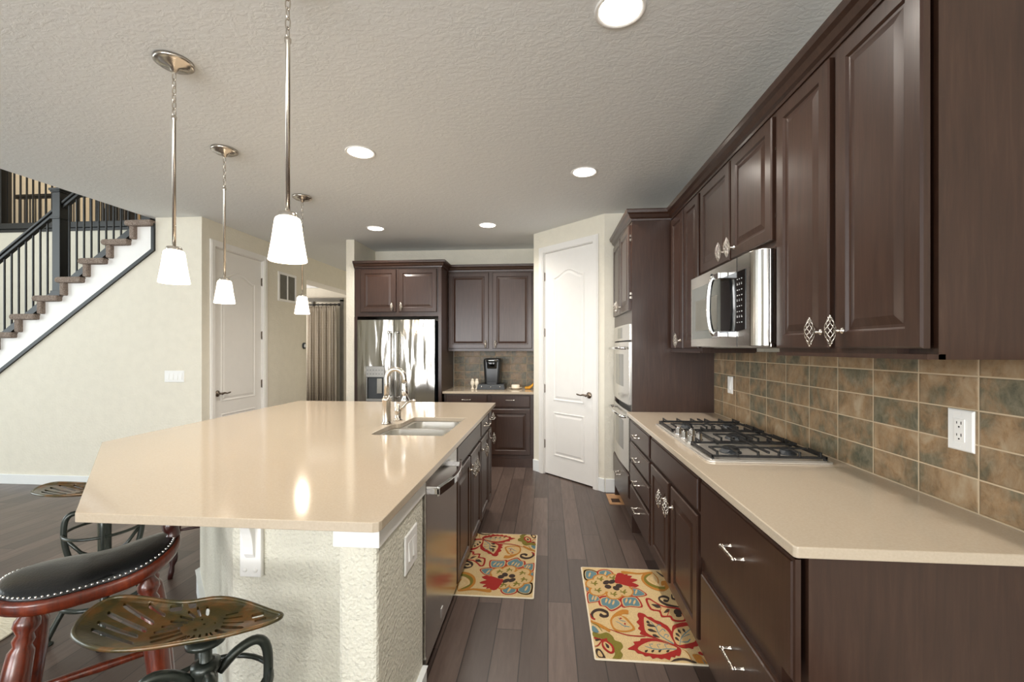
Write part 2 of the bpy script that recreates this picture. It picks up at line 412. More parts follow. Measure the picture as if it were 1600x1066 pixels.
# pantry door
D3 = lambda s, n, z: dpt(s, n, z)
mb = MB(); s0, s1, n1, zt = S0+.008, S1-.008, -.016, 2.445
dprism(mb, s0, s1, n1-.035, n1, .012, zt)
def arch_outline(a0, a1, z0, z1, rise, n=14):
    o = [(a0, z0), (a1, z0)]
    for i in range(n+1):
        t = i/n; x = a1+(a0-a1)*t
        s = math.sin(PI*t); sh = s*s*(1.0) if rise else 0
        o.append((x, z1+rise*sh))
    return o
def moulded(mb, pts, P, h0=0, mi=0):
    """relief moulding following a closed outline in the door plane; P(a,z,n) gives the point"""
    cx = sum(p[0] for p in pts)/len(pts); 
    def inset(d):
        n = len(pts); out = []
        for i in range(n):
            a, b, c = Vector(pts[i-1]), Vector(pts[i]), Vector(pts[(i+1) % n])
            e1 = (b-a).normalized(); e2 = (c-b).normalized(); n1_ = Vector((-e1.y, e1.x)); n2_ = Vector((-e2.y, e2.x)); m = (n1_+n2_); m = m/max(m.length_squared/2, .3)
            out.append(b+m*d)
        return out
    prof = [(0, h0-.002), (.004, h0+.006), (.012, h0+.006), (.020, h0+.0005), (.030, h0+.0005), (.048, h0+.0055), (.05, h0+.0055)]
    mb.rings([[P(q.x, q.y, t) for q in inset(d)] for d, t in prof], mi, cap0=False)
PP = lambda a, z, n: D3(a, n, z)
moulded(mb, arch_outline(.297, .733, .825, 2.165, .075), PP, n1)
moulded(mb, arch_outline(.300, .738, .225, .700, 0, 4), PP, n1)
d1 = struct('door_1', mb, 'doorwhite')
tag(d1, 'white two panel door with arched top panel on the angled pantry wall', 'door')
def lever(parent, P, dirv, out):
    P, dv, ov = V3(P), V3(dirv), V3(out); m = MB()
    m.lathe([(.033,0),(.033,.006),(.026,.012),(.012,.018),(.011,.05),(.014,.058),(.008,.064)], P, ov, 20)
    m.tube([P+ov*.054, P+ov*.058+dv*.03+Vector((0,0,.006)), P+ov*.056+dv*.07+Vector((0,0,-.002)), P+ov*.056+dv*.11+Vector((0,0,.004)), P+ov*.056+dv*.122+Vector((0,0,.008))], [.011,.010,.007,.008,.004], 10)
    o = m.build('lever_handle', 'nickel_d', parent); o['label'] = 'dark nickel lever handle'; return o
M['nickel_d'] = steel('antique_nickel', (128, 116, 104), .25)
lever(d1, D3(s1-.065, n1, .92), (-DU.x, -DU.y, 0), (DN.x, DN.y, 0))
for z in (.333, .947, 1.568, 2.19):
    m = MB(); dprism(m, S0-.002, S0+.012, n1-.002, n1+.006, z-.045, z+.045); m.cyl(D3(S0+.003, n1+.008, z-.05), D3(S0+.003, n1+.008, z+.05), .006, n=10)
    m.build('hinge', 'nickel_d', d1)
mb = MB()
for a, b in ((S0-.062, S0+.003), (S1-.003, S1+.062)): dprism(mb, a, b, -.0, .016, 0, 2.455+.062); dprism(mb, a+.012, b-.012, .016, .021, 0, 2.455+.05)
dprism(mb, S0+.003, S1-.003, 0, .016, 2.452, 2.517)
dprism(mb, S0, S0+.008, -.1, 0, 0, 2.455); dprism(mb, S1-.008, S1, -.1, 0, 0, 2.455); dprism(mb, S0, S1, -.1, 0, 2.447, 2.457)
struct('trim_1', mb, 'doorwhite', .002)
# baseboards
mb = MB(); dprism(mb, 0, S0-.062, 0, .014, 0, .13); dprism(mb, S1+.062, WL+.006, 0, .014, 0, .13)
struct('baseboard_pantry', mb, 'base', .004)
struct('baseboard_pantry_return', MB().box(E0.x+.01, .66, E0.y-.014, E0.y, 0, .13), 'base', .004)

# closet wall on the left (X = -3.42) with door, then a wide opening
XL = -3.42
mb = MB(); DY0, DY1 = 4.262, 5.046
mb.box(XL-.1, XL, 4.201, DY0, 0, CZ); mb.box(XL-.1, XL, DY1, 6.0, 0, CZ); mb.box(XL-.1, XL, DY0, DY1, 2.445, CZ)
struct('wall_closet', mb, 'wall')
struct('wall_header', MB().box(XL-.28, XL, 6.0, 8.2, 2.375, CZ), 'wall')
struct('wall_opening_side', MB().box(XL-.28, XL-.1, 5.9, 6.0, 0, CZ), 'wall')
struct('wall_hall_end', MB().box(-3.42, -2.42, 8.1, 8.2, 0, CZ), 'wall')
struct('wall_far', MB().box(-9.1, -2.3, 8.5, 8.6, 0, 2.8), 'wall'); struct('wall_far_upper', MB().box(-9.1, -2.3, 8.5, 8.6, 2.8, 6.0), 'warmwall')
# stairs wall (Y = 4.10) under the flight
slope = .7305
def trimz(x): return 2.369+slope*.985*(x+3.912)
xl = -3.912-2.369/(slope*.985)
struct('wall_stairs', MB().prism([(xl, 0), (XL, 0), (XL, CZ), (-3.912, CZ), (-3.912, 2.369)], 4.10, 4.2, 'y'), 'wall')
struct('wall_left_low', MB().box(-9.1, xl+.001, 4.10, 4.2, 0, .1), 'wall')
struct('baseboard_left', MB().box(-9.0, XL-.001, 4.086, 4.10, 0, .10), 'base', .004)
mb = MB(); mb.box(XL, XL+.014, 4.086, DY0-.065, 0, .10); mb.box(XL, XL+.014, DY1+.065, 6.0, 0, .10); struct('baseboard_closet', mb, 'base', .004)
# closet door
mb = MB(); mb.box(XL-.055, XL-.02, DY0+.008, DY1-.008, .012, 2.435)
PX = lambda a, z, n: Vector((XL-.02+n, a, z))
moulded(mb, arch_outline(DY0+.12, DY1-.12, .83, 2.15, .08), PX)
moulded(mb, arch_outline(DY0+.12, DY1-.12, .22, .70, 0, 4), PX)
d2 = struct('door_2', mb, 'doorwhite'); tag(d2, 'white panelled closet door beside the stairs, behind the second pendant', 'door')
lever(d2, (XL-.02, DY0+.07, .92), (0, 1, 0), (1, 0, 0))
for z in (.35, .97, 1.55, 2.19):
    MB().box(XL-.024, XL-.012, DY1-.014, DY1+.002, z-.045, z+.045).cyl((XL-.01, DY1-.004, z-.05), (XL-.01, DY1-.004, z+.05), .006, n=10).build('hinge', 'nickel_d', d2)
mb = MB()
for a, b in ((DY0-.062, DY0+.003), (DY1-.003, DY1+.062)): mb.box(XL, XL+.016, a, b, 0, 2.507); mb.box(XL+.016, XL+.021, a+.012, b-.012, 0, 2.495)
mb.box(XL, XL+.016, DY0+.003, DY1-.003, 2.443, 2.507)
mb.box(XL-.1, XL, DY0, DY0+.008, 0, 2.445); mb.box(XL-.1, XL, DY1-.008, DY1, 0, 2.445); mb.box(XL-.1, XL, DY0, DY1, 2.437, 2.445)
struct('trim_2', mb, 'doorwhite', .002)
# far room window frame, crown and curtain
mb = MB(); 
for x0, x1, z0, z1 in ((-5.35, -5.27, .3, 2.36), (-4.13, -4.07, .3, 2.36), (-5.35, -4.07, 2.33, 2.40), (-5.35, -4.07, .24, .3), (-4.72, -4.68, .3, 2.33)): mb.box(x0, x1, 8.46, 8.5, z0, z1)
struct('window_1', mb, 'grille')
struct('trim_3', MB().box(-5.6, -3.45, 8.38, 8.5, 2.60, 2.70), 'base', .02)
cr = thing('curtain_rod', 'dark curtain rod above the far hall curtain', 'curtain rod', (-4.4, 8.3, 2.25))
MB().cyl((-5.2, 8.3, 2.25), (-4.08, 8.3, 2.25), .014, n=12).build('rod', 'iron', cr)
for i in range(7): MB().tube([Vector((-4.66+i*.085+.005*math.cos(a), 8.3+.024*math.cos(a), 2.25+.024*math.sin(a))) for a in [k*PI/6 for k in range(12)]], .004, 6, True).build('ring', 'iron', cr)
MB().sphere((-4.07, 8.3, 2.25), .028).build('finial', 'iron', cr)
m = MB(); pts = []; nn = 120
front_ = [(-4.72+.6*i/nn, 8.29+.035*math.sin(i*.63)+.012*math.sin(i*.23)) for i in range(nn+1)]
back_ = [(x, y+.006) for x, y in front_[::-1]]; lp = front_+back_
m.rings([[Vector((-4.42+(x+4.42)*k, 8.29+(y-8.29)*q, z)) for x, y in lp] for z, k, q in ((.03, 1.02, 1.2), (1.0, 1.0, 1.1), (2.1, .97, .9), (2.15, .96, .5), (2.22, .96, .8))], smooth=True)
tag(m.build('curtain', 'curtain'), 'grey patterned pleated curtain hanging in the far hall window', 'curtain')

# ---------------------------------------------------------------- stairwell beyond the ceiling edge
struct('wall_landing', MB().box(-9.1, XL-.1, 5.25, 5.35, 0, 2.96), 'wall')
mb = MB(); mb.box(-9.1, XL-.1, 5.35, 8.5, 2.76, 2.98); struct('floor_landing', mb, 'carpet')
struct('trim_4', MB().box(-9.1, -3.6, 5.215, 5.36, 2.96, 3.035).box(-9.1, -3.6, 5.235, 5.25, 2.92, 2.96), 'black_trim', .005)
struct('wall_left', MB().box(-9.1, -9.0, -1.8, 8.5, 4.3, 6.0).box(-9.1, -9.0, -1.8, 8.5, 0, .6).box(-9.1, -9.0, -4.7, -1.6, 0, 6.0).box(-9.1, -9.0, 2.9, 8.5, .6, 4.3), 'wall')
struct('wall_front', MB().box(-9.1, -4.4, -4.7, -4.6, 0, 6.0).box(-4.4, 1.34, -4.7, -4.6, 0, .6).box(-4.4, 1.34, -4.7, -4.6, 2.6, 6.0).box(-1.6, -.95, -4.7, -4.6, .6, 2.6).box(1.0, 1.34, -4.7, -4.6, .6, 2.6), 'wall')
struct('wall_upper', MB().box(-3.5, -3.4, -4.7, 8.6, 3.0, 6.0), 'wall')
struct('ceiling_upper', MB().box(-9.1, -3.4, -4.7, 8.6, 6.0, 6.1), 'ceiling')
# window frames behind the photographer
for i, (x0, x1) in enumerate(((-4.4, -1.6), (-.95, 1.0))):
    mb = MB(); mb.box(x0, x1, -4.66, -4.6, .6, .66); mb.box(x0, x1, -4.66, -4.6, 2.54, 2.6)
    for k in range(4): x = x0+(x1-x0-.06)*k/3; mb.box(x, x+.06, -4.66, -4.6, .66, 2.54)
    struct('window_%d' % (i+2), mb, 'base')
mb = MB(); 
for k in range(4): y = -1.6+(4.44)*k/3; mb.box(-9.06, -9.0, y, y+.06, .6, 4.3)
mb.box(-9.06, -9.0, -1.6, 2.9, 2.4, 2.46); struct('window_4', mb, 'base')

st = thing('staircase', 'carpeted staircase with black newel post and balusters climbing to the ceiling edge', 'staircase', (-7.8, 4.6, 0))
RUN, RISE = .2533, .1853
mb = MB()
def nose(i): return (-4.223-RUN*i+.02, 2.671-RISE*i)        # i = 0 top visible tread
sk = [(-3.93, 2.41), (-3.93, 2.62)]
for i in range(0, 14):
    x, z = nose(i); 
    if i: sk += [(x+RUN, z-.06)]
    else: sk += [(-3.93, z-.05)]
    sk += [(x+.045, z-.06), (x+.045, z-RISE)]
sk += [(nose(13)[0]+.045, 0), (xl+.06, 0.03)]
poly = [p for p in sk if True]
clean = [poly[0]]
for p in poly[1:]:
    if (Vector(p)-Vector(clean[-1])).length > 1e-4: clean.append(p)
mb.prism(clean, 4.10, 5.2, 'y')
mb.build('skirt_board', 'white', st)
tw = .032; m = MB()
pl = [(-3.912, 2.672), (-3.912, 2.369), (xl, 0)]
m.prism([(-3.944, 2.64), (-3.912, 2.64), (-3.912, 2.369), (xl, 0), (xl-.03, .02), (-3.944, 2.385)], 4.08, 4.11, 'y'); m.build('trim_strip', 'black_trim', st)
def carpet_step(i):
    x, z = nose(i); m = MB(); rr = .029; th = .058; x1 = x+RUN+.03 if i else -3.915
    prof = []
    for k in range(9): a = PI/2+PI*k/8; prof.append((x+rr+rr*math.cos(a), z-rr+rr*math.sin(a)))
    if i == 0: prof += [(x1, z-th), (x1, z)]
    else: prof += [(x1, z-th), (x1, z)]
    m.prism(prof, 4.045, 5.22, 'y')
    m.prism([(x+.04, z-th+.005), (x+.095, z-th+.005), (x+.095, z-RISE), (x+.04, z-RISE)], 4.06, 5.21, 'y')
    return m
for i in range(13):
    o = carpet_step(i).build('carpet_tread', 'carpet', st, .012)
RY = 4.26
def railz(x): return 2.452+.7305*(x+5.77)
def nosez(x): return 2.671+.7305*(x+4.223)
m = MB(); x0, x1 = -7.3, -3.99
m.prism([(x0, nosez(x0)-.03), (x1, nosez(x1)-.03), (x1, nosez(x1)+.045), (x0, nosez(x0)+.045)], RY-.03, RY+.03, 'y'); m.build('bottom_rail', 'black_trim', st)
NX = -5.145
for a, b in ((-7.3, NX-.045), (NX+.045, -3.99)):
    m = MB(); m.prism([(a, railz(a)-.035), (b, railz(b)-.035), (b, railz(b)), (a, railz(a))], RY-.035, RY+.035, 'y')
    m.prism([(a, railz(a)-.075), (b, railz(b)-.075), (b, railz(b)-.03), (a, railz(a)-.03)], RY-.022, RY+.022, 'y'); m.build('handrail', 'black_trim', st, .008)
m = MB(); hw = .045; zt = 3.085
m.box(NX-hw, NX+hw, RY-hw, RY+hw, 1.93, zt-.05)
m.box(NX-hw-.012, NX+hw+.012, RY-hw-.012, RY+hw+.012, zt-.05, zt-.035); m.box(NX-hw-.02, NX+hw+.02, RY-hw-.02, RY+hw+.02, zt-.035, zt-.01)
m.rings([[(NX-q, RY-q, z), (NX+q, RY-q, z), (NX+q, RY+q, z), (NX-q, RY+q, z)] for q, z in ((hw+.012, zt-.01), (.02, zt+.008))])
m.box(NX-hw-.01, NX+hw+.01, RY-hw-.01, RY+hw+.01, 2.755, 2.775); m.box(NX-hw-.01, NX+hw+.01, RY-hw-.01, RY+hw+.01, 1.93, 2.0)
m.build('newel_post', 'black_trim', st, .003)
x = -4.03
while x > -7.2:
    if abs(x-NX) > .06:
        m = MB(); zb = nosez(x)+.03; z1 = railz(x)-.06; m.box(x-.0065, x+.0065, RY-.0065, RY+.0065, zb, z1); m.box(x-.016, x+.016, RY-.016, RY+.016, zb, zb+.022)
        m.build('baluster', 'iron', st)
    x -= .0844
def railing(name, label, y, x0, x1, pitch, top, posts=(), zr=None):
    t = thing(name, label, 'railing', ((x0+x1)/2, y, 3.03))
    MB().box(x0, x1, y-.03, y+.03, top-.045, top).box(x0, x1, y-.02, y+.02, top-.07, top-.045).build('handrail', 'black_trim', t, .005)
    x = x0+pitch/2
    while x < x1:
        MB().box(x-.0075, x+.0075, y-.0075, y+.0075, (2.98 if y > 6 else 3.035), top-.05).build('baluster', 'iron', t); x += pitch
    for px in posts: MB().box(px-.06, px+.06, y-.06, y+.06, 3.03, top+.12).build('newel_post', 'black_trim', t, .004)
    return t
railing('landing_railing', 'black iron railing on the upstairs landing edge, behind the stair newel', 5.28, -8.1, -3.98, .0915, 3.98, (-7.22,))
r2 = railing('hallway_railing', 'farther black railing upstairs whose level handrail crosses behind the nearer balusters', 6.7, -8.9, -4.2, .1, 3.97)
def upchair(x, y, lab, rz):
    t = thing('upholstered_chair', lab, 'chair', (x, y, 2.98), rz)
    m = MB(); m.prism([(-.27, .42), (.27, .42), (.27, 1.0), (.2, 1.14), (.08, 1.2), (-.08, 1.2), (-.2, 1.14), (-.27, 1.0)], .18, .28, 'y'); m.build('backrest', 'grey_fabric', t, .03, local=True)
    MB().box(-.28, .28, -.26, .27, .34, .48).build('seat', 'grey_fabric', t, .03, local=True)
    for sx in (-.23, .23):
        for sy in (-.21, .22): MB().cyl((sx, sy, 0), (sx, sy, .35), .016, .022, 10).build('leg', 'darkredwood', t, local=True)
upchair(-8.0, 7.5, 'dark grey chair upstairs behind the railings, left of the newel post', .3)
upchair(-6.95, 7.6, 'dark grey chair upstairs behind the railings, right of the newel post', -.2)

# ================================================================ HARDWARE PROTOTYPES
def knob_mesh():
    m = MB()
    m.lathe([(.0105,0),(.0105,.003),(.006,.006),(.0045,.010),(.0045,.026)], (0,0,0), (1,0,0), 14)
    H_, R_, cx = .046, .0155, .036
    rad = lambda z: R_*max(.06, math.cos(PI/2*(z/H_)))**.85
    for sgn in (-1, 1):
        for k in range(6):
            pts = []
            for i in range(15):
                z = -H_+2*H_*i/14; a = 2*PI*k/6+sgn*(z/H_)*PI*.62; r = rad(z)*(1.0 if sgn > 0 else .93)
                pts.append((cx+r*math.cos(a), r*math.sin(a), z))
            m.tube(pts, .0015, 5)
    m.sphere((cx, 0, H_), .0035, 8); m.sphere((cx, 0, -H_), .0035, 8)
    return proto(m, 'birdcage_knob', 'nickel')
KNOB = knob_mesh()
def pull_mesh():
    m = MB()
    for y in (-.048, .048):
        m.lathe([(.007,0),(.007,.003),(.0045,.006),(.0055,.016),(.0045,.024),(.006,.034)], (0, y, 0), (1,0,0), 12); m.sphere((.034, y, 0), .0068, 10)
    for k in range(3):
        m.tube([(.034+.0032*math.cos(2*PI*k/3+i*.52), -.046+.092*i/36, .0032*math.sin(2*PI*k/3+i*.52)) for i in range(37)], .0028, 5)
    return proto(m, 'rope_pull', 'nickel')
PULL = pull_mesh()
FACE = {'W': ((-1,0,0), PI), 'E': ((1,0,0), 0), 'S': ((0,-1,0), -PI/2)}
def front(root, name, face, plane, a0, a1, z0, z1, prof=RAISED, knob=None, pull=None, mat='cab'):
    N, rz = FACE[face]; m = MB()
    if face == 'S': panel(m, (a0, plane, z0), (1,0,0), (0,0,1), N, a1-a0, z1-z0, prof)
    else: panel(m, (plane, a0, z0), (0,1,0), (0,0,1), N, a1-a0, z1-z0, prof)
    o = m.build(name, mat, root)
    def P(a, z, d=.0195): return (a, plane-d, z) if face == 'S' else ((plane-d if face == 'W' else plane+d), a, z)
    if knob: place_child(KNOB, o, P(*knob), rz)
    if pull:
        for pz in (pull if isinstance(pull, list) else [pull]): place_child(PULL, o, P(*pz), rz)
    return o
def hinge_clip(root, P):
    MB().box(P[0]-.006, P[0]+.006, P[1]-.004, P[1]+.004, P[2]-.012, P[2]+.012).build('hinge', 'nickel', root)

# ================================================================ RIGHT WALL RUN
FX = .627     # base frame face
g = 'base cabinets on the right wall'
# drawer bank
t = thing('base_cabinet', 'dark base cabinet of four drawers beside the double oven', 'cabinet', (.93, 3.03, 0), group=g)
MB().box(FX, 1.235, 2.700, 3.383, .15, .884).box(.70, 1.235, 2.700, 3.383, 0, .15).build('body', 'cab', t)
for z0, z1 in ((.725, .865), (.57, .705), (.41, .55), (.20, .39)): front(t, 'drawer', 'W', FX, 2.722, 3.335, z0, z1, SLAB, pull=(3.03, (z0+z1)/2))
t = thing('base_cabinet', 'dark base cabinet with two doors under the gas cooktop', 'cabinet', (.93, 2.27, 0), group=g)
MB().box(FX, 1.235, 1.835, 1.855, .15, .884).box(FX, 1.235, 2.68, 2.698, .15, .884).box(FX, .65, 1.855, 2.68, .15, .21).box(FX, .65, 1.855, 2.68, .70, .73).box(FX, .65, 1.855, 2.68, .85, .884).box(FX, .65, 2.245, 2.29, .21, .70).box(.66, 1.235, 1.855, 2.68, .15, .17).box(1.22, 1.235, 1.855, 2.68, .17, .80).box(.70, 1.235, 1.835, 2.698, 0, .15).build('body', 'cab', t)
front(t, 'false_drawer_front', 'W', FX, 1.849, 2.671, .728, .866, SLAB)
front(t, 'door', 'W', FX, 1.857, 2.248, .20, .708, knob=(2.205, .615)); front(t, 'door', 'W', FX, 2.292, 2.671, .20, .708, knob=(2.335, .615))
t = thing('base_cabinet', 'dark base cabinet with two wide deep drawers nearest the photographer', 'cabinet', (.93, 1.48, 0), group=g)
MB().box(FX+.014, 1.235, 1.142, 1.158, .15, .884).box(FX, 1.235, 1.24, 1.833, .15, .884).box(FX+.03, 1.235, 1.158, 1.24, .15, .884).box(.70, 1.235, 1.142, 1.833, 0, .15).build('body', 'cab', t)
front(t, 'drawer', 'W', FX, 1.150, 1.819, .555, .866, SLAB, pull=(1.47, .735)); front(t, 'drawer', 'W', FX, 1.150, 1.819, .20, .50, SLAB, pull=(1.47, .395))
# countertop with a rounded near corner
def counter(name, label, poly, holes, z0, z1, bev=.003):
    m = MB(); m.holed(poly, holes, z0, z1); return tag(m.build(name, 'quartz', None, bev), label, 'countertop')
counter('countertop', 'beige quartz countertop along the right wall under the cooktop', [(.592, 3.385), (.592, 1.119), (.599, 1.112), (1.232, 1.112), (1.232, 3.385)], [], .886, .914)
# tile backsplash
tag(MB().box(1.232, 1.24, .20, 3.40, .9145, 1.372).build('tile_backsplash', 'tile_r'), 'brown and green slate look tile backsplash along the right wall', 'backsplash')
# uppers
UX = .925; g = 'upper cabinets on the right wall'
def hinges(t, y, zs, x=.915):
    for z in zs: MB().box(x+.002, x+.010, y-.003, y+.003, z-.007, z+.007).build('hinge', 'nickel', t)
t = thing('upper_cabinet', 'tall dark upper cabinet with two doors nearest the photographer', 'cabinet', (1.08, 1.49, 1.365), group=g)
MB().box(UX+.014, 1.238, 1.142, 1.156, 1.365, 2.37).box(UX, 1.238, 1.25, 1.846, 1.365, 2.37).box(UX+.03, 1.238, 1.156, 1.25, 1.365, 2.37).box(UX-.012, UX+.03, 1.142, 1.842, 1.365, 1.378).build('body', 'cab', t)
front(t, 'door', 'W', UX, 1.148, 1.474, 1.392, 2.335, knob=(1.437, 1.447)); front(t, 'door', 'W', UX, 1.506, 1.834, 1.392, 2.335, knob=(1.545, 1.447))

t = thing('upper_cabinet', 'short dark upper cabinet with two doors above the microwave', 'cabinet', (1.08, 2.29, 1.80), group=g)
MB().box(UX, 1.238, 1.848, 2.728, 1.805, 2.37).build('body', 'cab', t)
front(t, 'door', 'W', UX, 1.873, 2.27, 1.835, 2.335, knob=(2.228, 1.885)); front(t, 'door', 'W', UX, 2.292, 2.712, 1.835, 2.335, knob=(2.335, 1.885))
hinges(t, 1.863, (1.93, 2.2))
t = thing('upper_cabinet', 'tall dark upper cabinet with two doors beside the double oven', 'cabinet', (1.08, 3.06, 1.365), group=g)
MB().box(UX, 1.238, 2.730, 3.383, 1.365, 2.37).box(UX-.012, UX, 2.735, 3.38, 1.365, 1.375).build('body', 'cab', t)
front(t, 'door', 'W', UX, 2.752, 3.035, 1.392, 2.335); front(t, 'door', 'W', UX, 3.057, 3.340, 1.392, 2.335, knob=(3.10, 1.447))
# tall oven cabinet
t = thing('oven_cabinet', 'tall dark cabinet housing the double wall oven', 'cabinet', (.94, 3.82, 0))
TX = .632
m = MB(); m.box(TX, 1.235, 3.387, 3.407, .0, 2.37); m.box(TX, 1.235, 4.232, 4.252, 0, 2.37); m.box(TX, 1.235, 3.407, 4.232, 1.66, 2.37); m.box(TX, 1.235, 3.407, 4.232, .10, .435); m.box(.70, 1.235, 3.407, 4.232, 0, .10); m.box(TX, .652, 3.407, 4.232, 1.585, 1.66)
m.box(TX, .652, 3.407, 3.428, .435, 1.585); m.box(TX, .652, 4.21, 4.232, .435, 1.585); m.box(1.2, 1.235, 3.407, 4.232, .435, 1.66)
m.build('body', 'cab', t)
front(t, 'door', 'W', TX, 3.43, 3.81, 1.685, 2.335, knob=(3.775, 1.74)); front(t, 'door', 'W', TX, 3.83, 4.21, 1.685, 2.335, knob=(3.865, 1.74))
front(t, 'drawer', 'W', TX, 3.43, 4.21, .24, .42, SLAB, pull=[(3.82, .33)])
for z in (1.78, 1.81, 2.22, 2.25): MB().box(TX-.012, TX-.001, 3.414, 3.427, z-.009, z+.009).build('hinge', 'nickel', t)
# double oven
t = thing('double_wall_oven', 'stainless steel double wall oven with two glass doors', 'oven', (.9, 3.82, .44))
MB().box(.66, 1.19, 3.432, 4.206, .445, 1.58).build('body', 'charcoal', t)
y0, y1 = 3.43, 4.208
def bowed(m, y0, y1, z0, z1, xb, depth, bow, mi=0, n=10):
    pts = [(xb, y0), (xb, y1)]+[(xb-depth-bow*math.sin(PI*i/n), y1+(y0-y1)*i/n) for i in range(n+1)]
    return m.prism(pts, z0, z1, 'z', mi)
bowed(MB(), y0, y1, 1.455, 1.583, TX+.03, .04, .012).build('control_panel', 'steel', t, .003)
m = MB(); bowed(m, y0+.1, y1-.1, 1.475, 1.565, TX-.005, .006, .012); m.build('display_glass', 'oven_glass', t)
tx = bpy.data.curves.new('clock_text', 'FONT'); 
for nm, z0, z1 in (('upper', .955, 1.445), ('lower', .445, .91)):
    m = MB(); bowed(m, y0, y1, z0, z1, TX+.03, .045, .014); dr = m.build('door', 'steel', t, .004)
    m = MB(); bowed(m, y0+.09, y1-.09, z0+.13, z1-.10, TX-.012, .006, .0135); m.build('window', 'oven_glass', dr)
    m = MB(); hz = z1-.05; xx = TX-.015
    m.tube([(xx-.01, y0+.06, hz), (xx-.045, y0+.065, hz), (xx-.06, (y0+y1)/2, hz), (xx-.045, y1-.065, hz), (xx-.01, y1-.06, hz)], .011, 12)
    m.build('handle', 'chrome', dr)
    if nm == 'upper': MB().lathe([(.014,0),(.014,.002),(.011,.003)], (TX-.026, 3.82, z0+.05), (-1,0,0), 20).build('emblem', 'charcoal', dr)
# crown moulding
CP = [(0, 0), (.006, 0), (.008, .012), (.020, .020), (.030, .042), (.044, .052), (.048, .070), (.048, .078), (0, .078)]   # (out, up)
def crown(path, z, name, label):
    """path: list of plan points, moulding grows to the left-hand normal"""
    P = [Vector(p) for p in path]; m = MB(); loops = []
    for i, p in enumerate(P):
        d1_ = (P[i]-P[i-1]).normalized() if i else (P[1]-P[0]).normalized(); d2_ = (P[i+1]-P[i]).normalized() if i < len(P)-1 else d1_
        n1_ = Vector((-d1_.y, d1_.x)); n2_ = Vector((-d2_.y, d2_.x)); mm = n1_+n2_; mm = mm/(mm.length_squared/2)
        loops.append([Vector((p.x+mm.x*o, p.y+mm.y*o, z+u)) for o, u in CP])
    m.rings(loops); return tag(m.build(name, 'cab'), label, 'moulding')
crown([(.925, 1.142), (.925, 3.386), (.632, 3.386), (.632, 4.253)], 2.355, 'crown_moulding', 'dark crown moulding along the top of the right wall cabinets')
# back face of crown: cabinets' near end gets the return too
crown([(1.238, 1.142), (.925, 1.142)][::-1][::-1], 2.355, 'crown_moulding', 'dark crown moulding return on the near end of the right wall cabinets') if False else None

# ---------------------------------------------------------------- microwave
t = thing('microwave', 'stainless steel over the range microwave with black keypad', 'microwave', (1.0, 2.26, 1.39))
my0, my1, mz0, mz1 = 1.862, 2.690, 1.402, 1.800
MB().box(.895, 1.236, my0, my1-.01, mz0+.012, mz1).box(.90, 1.23, my0+.005, my1-.02, mz0-.006, mz0+.012).build('body', 'steel', t, .004)
for fy_ in (2.02, 2.45): MB().box(.92, 1.2, fy_, fy_+.08, mz0-.009, mz0-.004).build('filter', 'grille', t)
m = MB(); n = 8; pts = [(.893, my0), (.893, my1), (.846, my1)]+[(.846, my0+.07)]+[(.846+.047*(1-math.cos(PI/2*i/n)), my0+.07-.07*math.sin(PI/2*i/n)) for i in range(1, n)]
m.prism(pts, mz0, mz1, 'z'); dr = m.build('door', 'steel', t, .002)
dy = 2.105  # seam between door and control strip
MB().box(.8452, .850, 2.052, 2.056, mz0, mz1).build('seam', 'black_gloss', dr)
MB().box(.8438, .8465, 2.24, 2.665, 1.445, 1.735).build('window', 'mw_glass', dr)
MB().box(.8425, .8445, 2.28, 2.60, 1.49, 1.66).build('inner_screen', 'grille', dr).data.materials[0] = M['mw_glass2'] if 'mw_glass2' in M else M['grille']
MB().prism([(1.965, 1.475), (2.235, 1.455), (2.235, 1.735), (1.965, 1.735)], .8435, .847, 'x').build('keypad_panel', 'black_gloss', dr)
m = MB(); 
for r in range(9):
    for c in range(3):
        y = 2.045-c*.022; z = 1.70-r*.024; wd = random.choice((.004, .006, .008)); m.box(.8428, .8434, y-wd, y+.002, z-.002, z+.002)
        if r % 3 == 1: m.box(.8428, .8434, y-.003, y+.001, z+.004, z+.007)
m.build('key_marking', 'marking', dr)
for i, (ch, yy, zz) in enumerate([(str(k+1), 2.04-(k % 3)*.022, 1.585-(k//3)*.02) for k in range(9)]+[('0', 2.018, 1.525)]):
    pass
m = MB(); hy = 2.215
m.tube(smooth_path([(.842, hy, 1.742), (.805, hy+.004, 1.738), (.79, hy+.014, 1.69), (.785, hy+.018, 1.60), (.79, hy+.014, 1.51), (.805, hy+.004, 1.462), (.842, hy, 1.456)], 5), .012, 12, flat=1)
m.box(.80, .845, 2.15, 2.23, 1.722, 1.752); m.box(.80, .845, 2.15, 2.23, 1.446, 1.474)
m.build('handle', 'chrome', dr, .003)
MB().lathe([(.012,0),(.012,.002),(.009,.003),(.009,.001)], (.846, 2.36, 1.768), (-1,0,0), 20).build('emblem', 'charcoal', dr)

